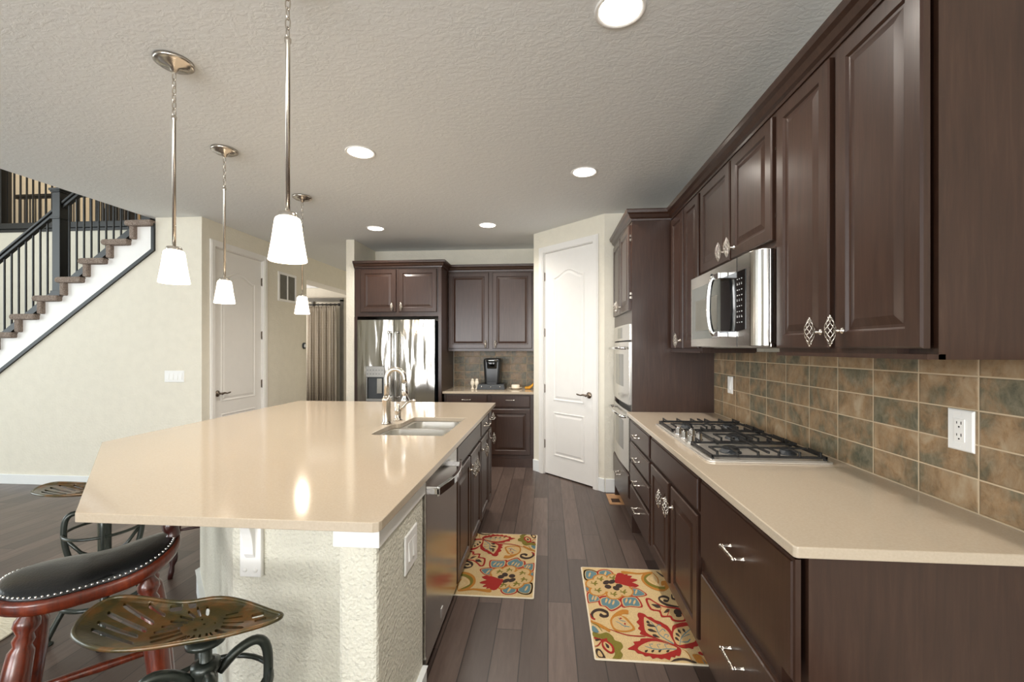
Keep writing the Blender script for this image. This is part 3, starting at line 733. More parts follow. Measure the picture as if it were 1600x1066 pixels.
# ---------------------------------------------------------------- cooktop
t = thing('gas_cooktop', 'stainless steel gas cooktop with black cast iron grates', 'cooktop', (.92, 2.36, .914))
ky0, ky1, kx0, kx1 = 1.905, 2.83, .668, 1.178
m = MB(); m.prism(rrect(kx0, kx1, ky0, ky1, .03), .9142, .921); m.prism(rrect(kx0+.015, kx1-.015, ky0+.015, ky1-.015, .025), .921, .924); m.build('tray', 'tray_steel', t, .002)
M_ = 0
def burner(x, y, r):
    m = MB(); m.lathe([(r*1.25, 0), (r*1.2, .006), (r, .009), (r, .017), (r*.9, .019)], (x, y, .923), n=24); b = m.build('burner', 'charcoal', t)
    MB().lathe([(r*.88, 0), (r*.88, .006), (r*.7, .009), (.001, .009)], (x, y, .942), n=24).build('burner_cap', 'black_iron', b)
for x, y, r in ((.82, 2.06, .038), (1.06, 2.05, .030), (.92+.06, 2.367, .05), (.82, 2.68, .030), (1.06, 2.68, .038)): burner(x, y, r)
GZ = .955
def grate(y0, y1, x0=kx0+.022, x1=kx1-.022):
    m = MB(); bw = .009
    for xx in (x0, x1-bw): m.box(xx, xx+bw, y0, y1, .932, .942)
    for yy in (y0, y1-bw): m.box(x0, x1, yy, yy+bw, .932, .942)
    n = 6
    for i in range(n):
        x = x0+.02+(x1-x0-.05)*i/(n-1)
        for s, ya, yb in ((1, y0, y0+(y1-y0)*.34), (-1, y1, y1-(y1-y0)*.34)):
            m.obox((x+.005, (ya+yb)/2, GZ), (0,1,0), (0,0,1), (1,0,0), abs(yb-ya), .008, .007)
            m.box(x+.001, x+.009, min(ya, ya+s*.01), max(ya, ya+s*.01), .935, GZ+.005)
    for yy in (y0+(y1-y0)*.34, y1-(y1-y0)*.34): m.box(x0+.02, x1-.03, yy-.003, yy+.003, GZ-.004, GZ+.004)
    m.box((x0+x1)/2-.004, (x0+x1)/2+.004, y0, y1, GZ-.005, GZ+.005)
    for xx in (x0, x1-.012):
        for yy in (y0, y1-.012): m.box(xx, xx+.012, yy, yy+.012, .922, .932)
    return m.build('grate', 'black_iron', t, .0015)
grate(ky0+.02, ky0+.30); grate(ky0+.315, ky1-.315, kx0+.15); grate(ky1-.30, ky1-.02)
for i, (x, y) in enumerate(((.71, 2.26), (.71, 2.365), (.71, 2.47), (.765, 2.31), (.765, 2.42))):
    MB().lathe([(.021,0),(.021,.006),(.016,.010),(.0155,.034),(.012,.037),(.001,.037)], (x, y, .9235), n=20).box(x-.003, x+.003, y-.016, y+.016, .958, .966).build('knob', 'chrome', t)

# outlet and switch on the tile, others
def plate(name, label, cat, P, U, N, w, h, gangs, kind):
    P, U, N = V3(P), V3(U), V3(N); V = Vector((0,0,1)); t = thing(name, label, cat, tuple(P))
    m = MB(); m.rings([[P+U*a*(w/2-i)+V*b*(h/2-i)+N*d for a, b in ((-1,-1),(1,-1),(1,1),(-1,1))] for i, d in ((0,0),(0,.003),(.004,.006))]); m.build('cover_plate', 'plastic_w', t)
    for k in range(gangs):
        c = P+U*((k-(gangs-1)/2)*.046)
        if kind == 'outlet':
            m = MB(); m.obox(c+N*.0065, U, V, N, .034, .068, .003); o = m.build('socket', 'white', t, .001)
            m = MB()
            for s in (-.018, .018):
                m.obox(c+N*.0082+V*(s+.004)+U*(-.007), U, V, N, .0022, .009, .0006); m.obox(c+N*.0082+V*(s+.004)+U*.007, U, V, N, .0022, .007, .0006); m.lathe([(.0025,0),(.0025,.0006)], c+N*.008+V*(s-.008), N, 10)
            m.build('slot', 'black_plastic', o)
        else:
            m = MB(); m.obox(c+N*.0065, U, V, N, .034, .068, .002); o = m.build('rocker_switch', 'white', t, .001)
            m = MB(); q = [(0, .03, .0075), (0, 0, .0095), (0, -.03, .0115)]
            m.rings([[c+U*-.014+V*v+N*d, c+U*.014+V*v+N*d, c+U*.014+V*v+N*.006, c+U*-.014+V*v+N*.006] for _, v, d in q]); m.build('rocker', 'plastic_w', o)
    for s in (-1, 1): 
        if gangs < 3: MB().lathe([(.003,0),(.0025,.001)], P+V*s*(h/2-.012)+N*.0055, N, 8).build('screw', 'white', t)
    return t
plate('power_outlet', 'white power outlet on the tile backsplash at the right edge', 'outlet', (1.2318, 1.420, 1.148), (0,1,0), (-1,0,0), .084, .122, 1, 'outlet')
plate('light_switch', 'white switch plate on the tile backsplash beyond the cooktop', 'switch', (1.2318, 3.09, 1.145), (0,1,0), (-1,0,0), .075, .115, 1, 'switch')
plate('light_switch', 'wide white plate of four switches on the wall below the stairs', 'switch', (-3.707, 4.0995, 1.113), (1,0,0), (0,-1,0), .21, .115, 4, 'switch')
plate('light_switch', 'white double switch plate on the end of the island wall', 'switch', (-.4945, 1.552, .672), (0,1,0), (1,0,0), .135, .135, 2, 'switch')
# thermostat, return vent, floor vent
t = thing('thermostat', 'small round grey thermostat on the wall beside the far opening', 'thermostat', (XL, 5.93, 1.43))
MB().lathe([(.045,0),(.045,.012),(.034,.022),(.03,.023)], (XL, 5.93, 1.43), (1,0,0), 28).build('ring', 'thermo', t)
MB().lathe([(.028,0),(.028,.004),(.001,.006)], (XL+.021, 5.93, 1.43), (1,0,0), 24).build('dial', 'plastic_w', t)
t = thing('return_air_vent', 'white framed return air vent high on the closet wall', 'vent', (XL, 5.53, 2.19))
m = MB(); 
for y0, y1, z0, z1 in ((5.33, 5.36, 2.0, 2.375), (5.70, 5.73, 2.0, 2.375), (5.36, 5.70, 2.0, 2.03), (5.36, 5.70, 2.345, 2.375), (5.52, 5.54, 2.03, 2.345)): m.box(XL+.0005, XL+.014, y0, y1, z0, z1)
m.build('frame', 'white', t, .002)
m = MB(); m.box(XL+.0005, XL+.003, 5.36, 5.70, 2.03, 2.345)
for k in range(22): z = 2.035+k*.0142; m.obox((XL+.006, 5.53, z+.005), (0,1,0), (.5,0,1), (1,0,-.5), .34, .010, .0012)
m.build('louver', 'grille', t)
t = thing('floor_vent', 'small oak floor vent in front of the oven cabinet', 'vent', (.61, 4.12, 0))
MB().holed([(.55, 3.985), (.68, 3.985), (.68, 4.26), (.55, 4.26)], [[(.577, 4.025), (.653, 4.025), (.653, 4.135), (.577, 4.135)]], .0005, .007).build('frame', 'oakvent', t)
m = MB(); m.box(.577, .653, 4.025, 4.135, .0005, .002)
for k in range(6): m.box(.577, .653, 4.032+k*.018, 4.038+k*.018, .002, .005)
m.build('grille', 'vent_dark', t)

RUG=[("r",[[.018,.786],[.051,.806],[.088,.792],[.104,.766],[.09,.711],[.053,.676],[.014,.685]]),("r",[[.097,.779],[.132,.812],[.173,.81],[.197,.773],[.188,.719],[.145,.702],[.107,.712]]),("r",[[.267,.608],[.306,.611],[.33,.59],[.352,.545],[.316,.522],[.269,.518],[.256,.549]]),("r",[[.194,.502],[.253,.527],[.289,.521],[.303,.468],[.297,.417],[.233,.418],[.191,.411]]),("r",[[.074,.493],[.127,.52],[.185,.497],[.203,.449],[.177,.406],[.127,.369],[.1,.408],[.072,.418]]),("r",[[.017,.543],[.063,.53],[.089,.481],[.07,.453],[.029,.439],[.011,.443]]),("r",[[.015,.616],[.031,.611],[.03,.563],[.013,.55]]),("c",[[.026,.779],[.053,.795],[.083,.784],[.096,.762],[.085,.717],[.054,.687],[.021,.695]]),("c",[[.106,.775],[.135,.803],[.169,.801],[.189,.77],[.181,.725],[.146,.712],[.114,.72]]),("c",[[.273,.6],[.305,.603],[.325,.585],[.343,.548],[.313,.529],[.274,.526],[.264,.551]]),("c",[[.204,.496],[.253,.516],[.283,.511],[.294,.467],[.289,.425],[.237,.426],[.201,.421]]),("c",[[.084,.484],[.128,.506],[.176,.487],[.191,.448],[.169,.412],[.128,.382],[.106,.414],[.082,.422]]),("c",[[.022,.532],[.06,.521],[.081,.481],[.066,.458],[.032,.446],[.017,.449]]),("c",[[.017,.611],[.03,.607],[.029,.567],[.014,.556]]),("b",[[.03,.775],[.054,.789],[.08,.779],[.092,.76],[.082,.72],[.055,.694],[.026,.701]]),("b",[[.111,.773],[.136,.797],[.167,.796],[.184,.769],[.177,.729],[.146,.717],[.118,.724]]),("b",[[.276,.596],[.304,.598],[.322,.582],[.338,.55],[.312,.533],[.277,.53],[.268,.552]]),("b",[[.209,.492],[.253,.51],[.279,.506],[.289,.467],[.285,.43],[.238,.431],[.207,.426]]),("b",[[.09,.48],[.129,.499],[.171,.482],[.184,.448],[.165,.416],[.129,.389],[.109,.417],[.088,.425]]),("b",[[.025,.526],[.059,.516],[.077,.481],[.064,.46],[.034,.45],[.021,.453]]),("b",[[.017,.608],[.029,.604],[.028,.569],[.015,.559]]),("c",[[.054,.737],[.049,.722],[.044,.714],[.041,.716],[.041,.728],[.044,.745],[.049,.76],[.055,.768],[.058,.766],[.058,.754]]),("c",[[.152,.758],[.146,.743],[.14,.735],[.137,.737],[.137,.749],[.141,.766],[.147,.781],[.153,.79],[.156,.787],[.156,.775]]),("c",[[.299,.566],[.293,.552],[.287,.545],[.285,.547],[.286,.557],[.29,.572],[.296,.585],[.302,.593],[.305,.591],[.304,.58]]),("c",[[.248,.468],[.242,.456],[.237,.449],[.234,.451],[.235,.461],[.239,.474],[.245,.487],[.25,.493],[.253,.491],[.252,.482]]),("c",[[.229,.474],[.223,.462],[.218,.455],[.215,.457],[.216,.466],[.22,.48],[.225,.492],[.231,.499],[.234,.497],[.233,.488]]),("c",[[.27,.462],[.264,.45],[.259,.443],[.256,.445],[.257,.454],[.261,.468],[.267,.48],[.272,.487],[.275,.485],[.274,.475]]),("c",[[.136,.456],[.13,.444],[.125,.437],[.123,.439],[.123,.448],[.127,.462],[.132,.474],[.137,.481],[.14,.479],[.139,.47]]),("c",[[.119,.465],[.114,.453],[.109,.446],[.106,.448],[.107,.457],[.11,.471],[.115,.483],[.12,.49],[.123,.488],[.123,.479]]),("c",[[.155,.447],[.149,.435],[.144,.429],[.142,.43],[.142,.44],[.146,.453],[.151,.465],[.156,.472],[.159,.47],[.158,.461]]),("c",[[.048,.486],[.043,.473],[.039,.466],[.036,.468],[.036,.478],[.039,.491],[.044,.504],[.048,.511],[.051,.509],[.051,.499]]),("c",[[.063,.481],[.058,.469],[.053,.462],[.05,.464],[.05,.473],[.053,.487],[.058,.5],[.063,.507],[.066,.505],[.066,.495]]),("g",[[.158,.699],[.144,.665],[.118,.644],[.088,.641],[.067,.659],[.061,.691],[.073,.726],[.1,.749],[.131,.751],[.153,.732]]),("g",[[.22,.704],[.207,.667],[.184,.643],[.16,.641],[.143,.662],[.14,.698],[.153,.736],[.176,.761],[.202,.763],[.219,.741]]),("g",[[.104,.64],[.091,.606],[.067,.583],[.039,.581],[.018,.6],[.013,.632],[.024,.668],[.05,.691],[.078,.693],[.099,.674]]),("g",[[.136,.567],[.121,.533],[.092,.511],[.059,.508],[.034,.526],[.027,.558],[.041,.593],[.071,.616],[.105,.619],[.13,.6]]),("g",[[.219,.54],[.204,.506],[.176,.484],[.146,.481],[.124,.5],[.119,.532],[.133,.567],[.161,.591],[.193,.594],[.215,.574]]),("g",[[.282,.568],[.268,.536],[.244,.515],[.218,.513],[.2,.53],[.197,.561],[.21,.594],[.235,.616],[.262,.618],[.28,.6]]),("g",[[.273,.588],[.253,.554],[.22,.539],[.187,.547],[.165,.577],[.163,.617],[.183,.652],[.217,.669],[.252,.66],[.273,.628]]),("c",[[.148,.698],[.137,.671],[.116,.654],[.092,.652],[.075,.666],[.07,.692],[.081,.719],[.102,.738],[.126,.74],[.144,.725]]),("c",[[.212,.704],[.202,.674],[.183,.655],[.164,.653],[.15,.67],[.148,.698],[.158,.729],[.177,.749],[.197,.751],[.211,.733]]),("c",[[.095,.639],[.085,.612],[.065,.594],[.043,.592],[.026,.607],[.022,.633],[.031,.661],[.051,.68],[.074,.682],[.091,.666]]),("c",[[.125,.566],[.113,.539],[.09,.521],[.063,.519],[.044,.533],[.038,.559],[.049,.587],[.073,.606],[.1,.608],[.12,.593]]),("c",[[.209,.54],[.197,.512],[.174,.494],[.15,.492],[.133,.507],[.129,.533],[.14,.561],[.163,.58],[.188,.582],[.205,.567]]),("c",[[.274,.567],[.263,.541],[.243,.524],[.222,.523],[.208,.537],[.205,.562],[.216,.588],[.236,.605],[.258,.607],[.272,.592]]),("c",[[.262,.591],[.246,.564],[.22,.551],[.193,.558],[.175,.582],[.174,.614],[.19,.642],[.217,.655],[.245,.648],[.262,.623]]),("c",[[.233,.619],[.21,.58],[.166,.558],[.118,.562],[.083,.59],[.074,.633],[.096,.675],[.142,.698],[.192,.694],[.227,.663]]),("o",[[.083,.693],[.099,.687],[.116,.684],[.131,.692],[.118,.701],[.101,.699]]),("o",[[.106,.695],[.115,.7],[.123,.709],[.127,.724],[.118,.722],[.112,.71]]),("o",[[.104,.695],[.105,.681],[.108,.67],[.115,.669],[.116,.683],[.111,.69]]),("o",[[.096,.694],[.097,.704],[.097,.713],[.092,.716],[.09,.706],[.093,.7]]),("o",[[.043,.641],[.059,.635],[.075,.632],[.09,.64],[.077,.649],[.06,.646]]),("o",[[.065,.643],[.074,.648],[.081,.656],[.085,.671],[.077,.669],[.071,.657]]),("o",[[.063,.643],[.065,.629],[.067,.619],[.074,.617],[.075,.631],[.07,.638]]),("o",[[.056,.642],[.056,.652],[.056,.66],[.051,.663],[.05,.654],[.052,.647]]),("o",[[.057,.566],[.073,.56],[.088,.558],[.103,.566],[.091,.574],[.074,.572]]),("o",[[.079,.568],[.087,.573],[.095,.581],[.099,.595],[.091,.593],[.084,.582]]),("o",[[.077,.568],[.078,.555],[.081,.545],[.088,.544],[.088,.557],[.083,.564]]),("o",[[.07,.567],[.07,.576],[.07,.584],[.066,.588],[.064,.578],[.066,.572]]),("o",[[.141,.534],[.156,.529],[.171,.526],[.186,.533],[.174,.541],[.158,.539]]),("o",[[.163,.536],[.171,.541],[.179,.548],[.183,.562],[.175,.56],[.168,.549]]),("o",[[.161,.536],[.162,.524],[.164,.514],[.171,.513],[.171,.525],[.167,.532]]),("o",[[.154,.535],[.155,.544],[.154,.552],[.15,.555],[.148,.546],[.15,.54]]),("o",[[.2,.561],[.214,.555],[.23,.553],[.245,.56],[.233,.568],[.217,.566]]),("o",[[.221,.563],[.23,.568],[.237,.575],[.242,.589],[.234,.587],[.227,.576]]),("o",[[.219,.563],[.22,.55],[.222,.54],[.228,.539],[.23,.552],[.225,.558]]),("o",[[.212,.562],[.213,.571],[.213,.579],[.209,.582],[.207,.573],[.209,.567]]),("o",[[.159,.712],[.175,.705],[.191,.702],[.207,.711],[.195,.72],[.177,.718]]),("o",[[.182,.714],[.191,.719],[.199,.728],[.204,.743],[.196,.741],[.188,.729]]),("o",[[.18,.713],[.181,.7],[.183,.688],[.19,.687],[.191,.701],[.187,.709]]),("o",[[.172,.713],[.174,.723],[.173,.732],[.169,.735],[.167,.725],[.169,.718]]),("n",[[.16,.667],[.156,.652],[.145,.639],[.133,.633],[.122,.636],[.118,.647],[.123,.663],[.133,.676],[.146,.682],[.157,.678]]),("n",[[.195,.679],[.191,.664],[.18,.65],[.167,.643],[.157,.644],[.152,.655],[.156,.67],[.167,.685],[.18,.692],[.191,.69]]),("n",[[.228,.622],[.221,.609],[.21,.603],[.198,.604],[.19,.614],[.189,.628],[.196,.641],[.207,.647],[.219,.645],[.227,.635]]),("n",[[.204,.586],[.196,.576],[.185,.574],[.175,.581],[.169,.594],[.17,.609],[.178,.619],[.189,.621],[.199,.614],[.205,.601]]),("n",[[.161,.604],[.154,.592],[.143,.587],[.132,.591],[.124,.602],[.124,.616],[.131,.628],[.142,.633],[.153,.629],[.161,.618]]),("c",[[.179,.634],[.177,.628],[.172,.623],[.166,.623],[.163,.627],[.162,.633],[.164,.639],[.169,.643],[.175,.644],[.179,.64]]),("r",[[.194,.665],[.218,.688],[.24,.718],[.25,.764],[.226,.749],[.208,.71]]),("r",[[.194,.665],[.233,.676],[.271,.696],[.305,.743],[.271,.743],[.232,.708]]),("r",[[.194,.665],[.239,.661],[.285,.666],[.329,.701],[.291,.715],[.243,.695]]),("r",[[.194,.665],[.236,.637],[.28,.62],[.325,.634],[.292,.668],[.245,.671]]),("r",[[.194,.665],[.227,.683],[.258,.71],[.282,.76],[.252,.752],[.222,.712]]),("r",[[.219,.768],[.258,.765],[.262,.714],[.228,.662],[.19,.659]]),("r",[[.314,.627],[.305,.617],[.292,.617],[.28,.626],[.272,.641],[.273,.656],[.281,.665],[.294,.665],[.307,.656],[.314,.641]]),("g",[[.251,.801],[.303,.794],[.353,.785],[.423,.804],[.423,.791],[.356,.766],[.298,.768],[.252,.767]]),("g",[[.434,.804],[.385,.785],[.352,.715],[.366,.641],[.408,.595],[.455,.587],[.499,.64],[.499,.702],[.466,.695],[.456,.644],[.477,.653],[.479,.655],[.462,.634],[.427,.642],[.391,.684],[.381,.73],[.39,.74],[.432,.78]]),("o",[[.42,.783],[.383,.752],[.367,.698],[.384,.645],[.427,.613],[.464,.61],[.471,.636],[.436,.638],[.396,.669],[.383,.711],[.39,.734],[.421,.772]]),("c",[[.434,.776],[.405,.743],[.396,.699],[.421,.669],[.43,.687],[.406,.714],[.411,.733],[.436,.769]]),("g",[[.438,.79],[.45,.726],[.44,.673],[.447,.674],[.457,.733],[.441,.795]]),("n",[[.464,.805],[.477,.77],[.49,.745],[.498,.758],[.485,.783],[.468,.811]]),("n",[[.495,.442],[.439,.463],[.415,.495],[.415,.513],[.435,.523],[.454,.51],[.448,.499],[.432,.504],[.425,.483],[.447,.48],[.467,.524],[.442,.545],[.408,.524],[.403,.479],[.431,.443],[.491,.433]]),("n",[[.486,.556],[.476,.513],[.492,.5],[.501,.519],[.487,.525],[.492,.558]]),("n",[[.031,.298],[.029,.331],[.045,.356],[.072,.365],[.097,.348],[.098,.337],[.084,.333],[.069,.347],[.06,.324],[.079,.309],[.107,.322],[.109,.367],[.077,.39],[.04,.378],[.015,.334],[.025,.294]]),("r",[[.013,.335],[.016,.3],[.032,.286],[.037,.298],[.023,.309],[.016,.338]]),("r",[[.33,.496],[.356,.509],[.374,.484],[.415,.441],[.49,.428],[.5,.385],[.5,.321],[.449,.303],[.423,.315],[.419,.341],[.378,.338],[.376,.385],[.335,.4]]),("c",[[.341,.486],[.355,.491],[.375,.463],[.412,.428],[.481,.414],[.489,.375],[.489,.329],[.454,.319],[.435,.329],[.429,.356],[.388,.353],[.387,.397],[.346,.411]]),("n",[[.352,.451],[.363,.431],[.377,.417],[.397,.425],[.39,.449],[.372,.453]]),("n",[[.399,.377],[.413,.379],[.426,.386],[.437,.409],[.425,.413],[.412,.397]]),("n",[[.491,.376],[.48,.363],[.467,.36],[.456,.367],[.452,.382],[.456,.399],[.467,.413],[.48,.416],[.491,.409],[.495,.394]]),("n",[[.486,.361],[.481,.352],[.471,.346],[.462,.345],[.455,.35],[.455,.358],[.46,.367],[.47,.374],[.48,.374],[.486,.369]]),("r",[[.399,.426],[.377,.386],[.38,.383],[.4,.425]]),("r",[[.437,.409],[.41,.356],[.414,.354],[.438,.408]]),("g",[[.216,.367],[.21,.348],[.188,.35],[.175,.335],[.195,.323],[.21,.288],[.225,.238],[.213,.216],[.173,.2],[.127,.205],[.111,.237],[.11,.289],[.13,.332],[.158,.367],[.189,.389],[.217,.386]]),("c",[[.169,.332],[.185,.313],[.2,.279],[.213,.241],[.201,.223],[.17,.212],[.135,.218],[.12,.242],[.121,.29],[.139,.319]]),("b",[[.139,.281],[.157,.264],[.17,.247],[.196,.241],[.198,.247],[.173,.253],[.16,.269],[.14,.284]]),("b",[[.154,.314],[.164,.291],[.185,.284],[.186,.289],[.166,.296],[.156,.316]]),("b",[[.174,.233],[.184,.255],[.182,.256],[.173,.234]]),("r",[[.173,.31],[.171,.307],[.167,.304],[.163,.304],[.16,.306],[.16,.309],[.161,.313],[.165,.316],[.169,.316],[.172,.314]]),("r",[[.185,.267],[.184,.262],[.181,.259],[.178,.259],[.176,.262],[.176,.266],[.177,.271],[.18,.274],[.183,.274],[.185,.272]]),("r",[[.097,.216],[.14,.19],[.189,.173],[.255,.172],[.257,.18],[.191,.181],[.142,.197],[.098,.219]]),("r",[[.269,.368],[.295,.359],[.307,.337],[.325,.334],[.339,.312],[.36,.301],[.375,.284],[.389,.268],[.394,.247],[.399,.219],[.398,.186],[.397,.147],[.398,.117],[.353,.14],[.309,.163],[.271,.176],[.239,.193],[.249,.214],[.238,.234],[.251,.257],[.241,.286],[.258,.31],[.257,.342]]),("r",[[.16,.079],[.198,.112],[.196,.131],[.228,.141],[.237,.157],[.274,.164],[.308,.161],[.352,.136],[.397,.113],[.404,.088],[.386,.051],[.37,.053],[.362,.039],[.346,.041],[.333,.02],[.315,.031],[.299,.023],[.282,.032],[.261,.023],[.253,.04],[.231,.035],[.22,.051],[.201,.053],[.19,.072]]),("r",[[.398,.117],[.391,.17],[.397,.218],[.416,.27],[.445,.29],[.47,.301],[.494,.303],[.494,.277],[.496,.155],[.492,.128],[.47,.119],[.46,.103],[.442,.109],[.421,.104]]),("c",[[.289,.331],[.307,.314],[.337,.281],[.366,.249],[.381,.217],[.383,.177],[.384,.134],[.346,.15],[.306,.175],[.273,.208],[.274,.259]]),("c",[[.208,.087],[.239,.119],[.284,.142],[.332,.138],[.39,.105],[.351,.076],[.307,.055],[.255,.058],[.223,.066]]),("c",[[.399,.128],[.393,.17],[.404,.219],[.426,.25],[.464,.266],[.497,.268],[.494,.17],[.458,.144],[.43,.133]]),("b",[[.31,.295],[.326,.244],[.33,.194],[.356,.156],[.379,.131],[.383,.137],[.36,.162],[.334,.199],[.331,.249],[.312,.298]]),("b",[[.329,.245],[.346,.27],[.355,.262],[.359,.269],[.346,.276],[.328,.247]]),("b",[[.337,.212],[.358,.237],[.365,.221],[.369,.227],[.359,.243],[.336,.214]]),("b",[[.347,.173],[.361,.196],[.372,.19],[.365,.181],[.367,.178],[.376,.194],[.361,.202],[.346,.175]]),("n",[[.307,.279],[.306,.292],[.303,.302],[.293,.298],[.291,.282],[.298,.278]]),("n",[[.331,.255],[.319,.268],[.305,.276],[.288,.269],[.297,.254],[.313,.252]]),("n",[[.326,.213],[.314,.227],[.301,.237],[.284,.232],[.292,.216],[.308,.212]]),("n",[[.329,.173],[.321,.186],[.312,.196],[.298,.192],[.302,.176],[.315,.172]]),("b",[[.245,.103],[.271,.089],[.304,.084],[.34,.091],[.379,.092],[.381,.098],[.341,.097],[.306,.09],[.273,.095],[.246,.106]]),("b",[[.273,.092],[.27,.117],[.282,.118],[.283,.124],[.267,.118],[.271,.091]]),("b",[[.308,.095],[.305,.12],[.318,.121],[.319,.126],[.302,.121],[.306,.094]]),("b",[[.343,.098],[.34,.123],[.353,.124],[.354,.129],[.337,.124],[.341,.097]]),("n",[[.253,.081],[.245,.079],[.238,.075],[.235,.063],[.243,.063],[.248,.071]]),("n",[[.282,.084],[.275,.082],[.268,.077],[.265,.066],[.272,.065],[.278,.073]]),("n",[[.315,.086],[.307,.084],[.3,.08],[.297,.068],[.304,.068],[.31,.076]]),("n",[[.352,.09],[.344,.087],[.337,.083],[.333,.071],[.341,.071],[.347,.079]]),("b",[[.41,.129],[.438,.187],[.497,.249],[.496,.254],[.435,.191],[.408,.129]]),("b",[[.434,.18],[.46,.196],[.478,.206],[.478,.212],[.46,.202],[.434,.182]]),("b",[[.419,.147],[.45,.147],[.47,.169],[.468,.175],[.451,.156],[.42,.151]]),("n",[[.439,.21],[.441,.226],[.44,.239],[.432,.242],[.428,.226],[.432,.217]]),("n",[[.426,.185],[.426,.2],[.423,.212],[.413,.214],[.412,.198],[.418,.19]]),("n",[[.415,.153],[.414,.168],[.411,.18],[.402,.182],[.4,.167],[.406,.159]]),("n",[[.462,.22],[.465,.235],[.465,.247],[.457,.251],[.453,.236],[.456,.227]]),("n",[[.333,.008],[.362,.018],[.397,.024],[.425,.013],[.439,.008],[.448,.015],[.433,.027],[.402,.039],[.363,.032],[.333,.008]]),("g",[[.41,.099],[.423,.081],[.428,.053],[.429,.026],[.432,.028],[.432,.056],[.426,.084],[.411,.1]]),("g",[[.446,.066],[.476,.065],[.486,.038],[.492,.009],[.454,.012],[.447,.035]]),("b",[[.478,.037],[.481,.009],[.485,.013],[.48,.039]]),("r",[[.477,.083],[.49,.086],[.494,.063],[.477,.069]]),("o",[[.013,.187],[.046,.177],[.079,.192],[.104,.166],[.112,.135],[.137,.122],[.142,.092],[.126,.065],[.132,.041],[.122,.016],[.108,.008],[.082,.008],[.098,.042],[.094,.085],[.08,.121],[.052,.142],[.015,.151]]),("g",[[.01,.268],[.036,.248],[.064,.225],[.091,.194],[.1,.21],[.072,.242],[.042,.266],[.012,.276]]),("g",[[.013,.279],[.046,.236],[.075,.212],[.079,.222],[.05,.245],[.016,.283]]),("b",[[.015,.238],[.03,.226],[.042,.198],[.037,.185],[.012,.195]]),("o",[[.015,.258],[.041,.238],[.057,.197],[.06,.201],[.044,.242],[.015,.26]]),("r",[[.076,.148],[.076,.128],[.095,.103],[.1,.07],[.094,.048],[.078,.04],[.057,.06],[.045,.088],[.045,.126],[.016,.139],[.018,.151],[.051,.138]]),("c",[[.067,.12],[.086,.095],[.089,.066],[.08,.054],[.063,.071],[.054,.096],[.056,.115]]),("n",[[.063,.112],[.064,.095],[.066,.081],[.076,.076],[.078,.093],[.072,.104]]),("n",[[.021,.071],[.037,.062],[.05,.024],[.05,.008],[.026,.008],[.014,.028],[.012,.056]]),("c",[[.025,.057],[.035,.047],[.041,.019],[.025,.018],[.019,.035]]),("r",[[.01,.084],[.027,.087],[.046,.116],[.042,.121],[.025,.093],[.01,.087]]),("n",[[.046,.138],[.036,.139],[.026,.138],[.017,.128],[.026,.124],[.036,.129]])]
SEAT=[[-.2172,-.0562],[-.2447,-.0253],[-.2653,.0114],[-.2773,.0549],[-.2729,.0857],[-.2528,.0992],[-.2157,.1008],[-.1696,.0976],[-.121,.0912],[-.0761,.088],[-.0382,.0925],[-.0076,.1059],[.0187,.115],[.0558,.116],[.1048,.1062],[.1532,.09],[.1962,.0741],[.227,.0633],[.249,.0552],[.2478,.037],[.229,.0134],[.2046,-.0055],[.1673,-.0302],[.1276,-.0491],[.087,-.0652],[.0474,-.0808],[.0098,-.0936],[-.0283,-.1016],[-.0709,-.105],[-.1157,-.1],[-.1599,-.0868],[-.193,-.0727]]
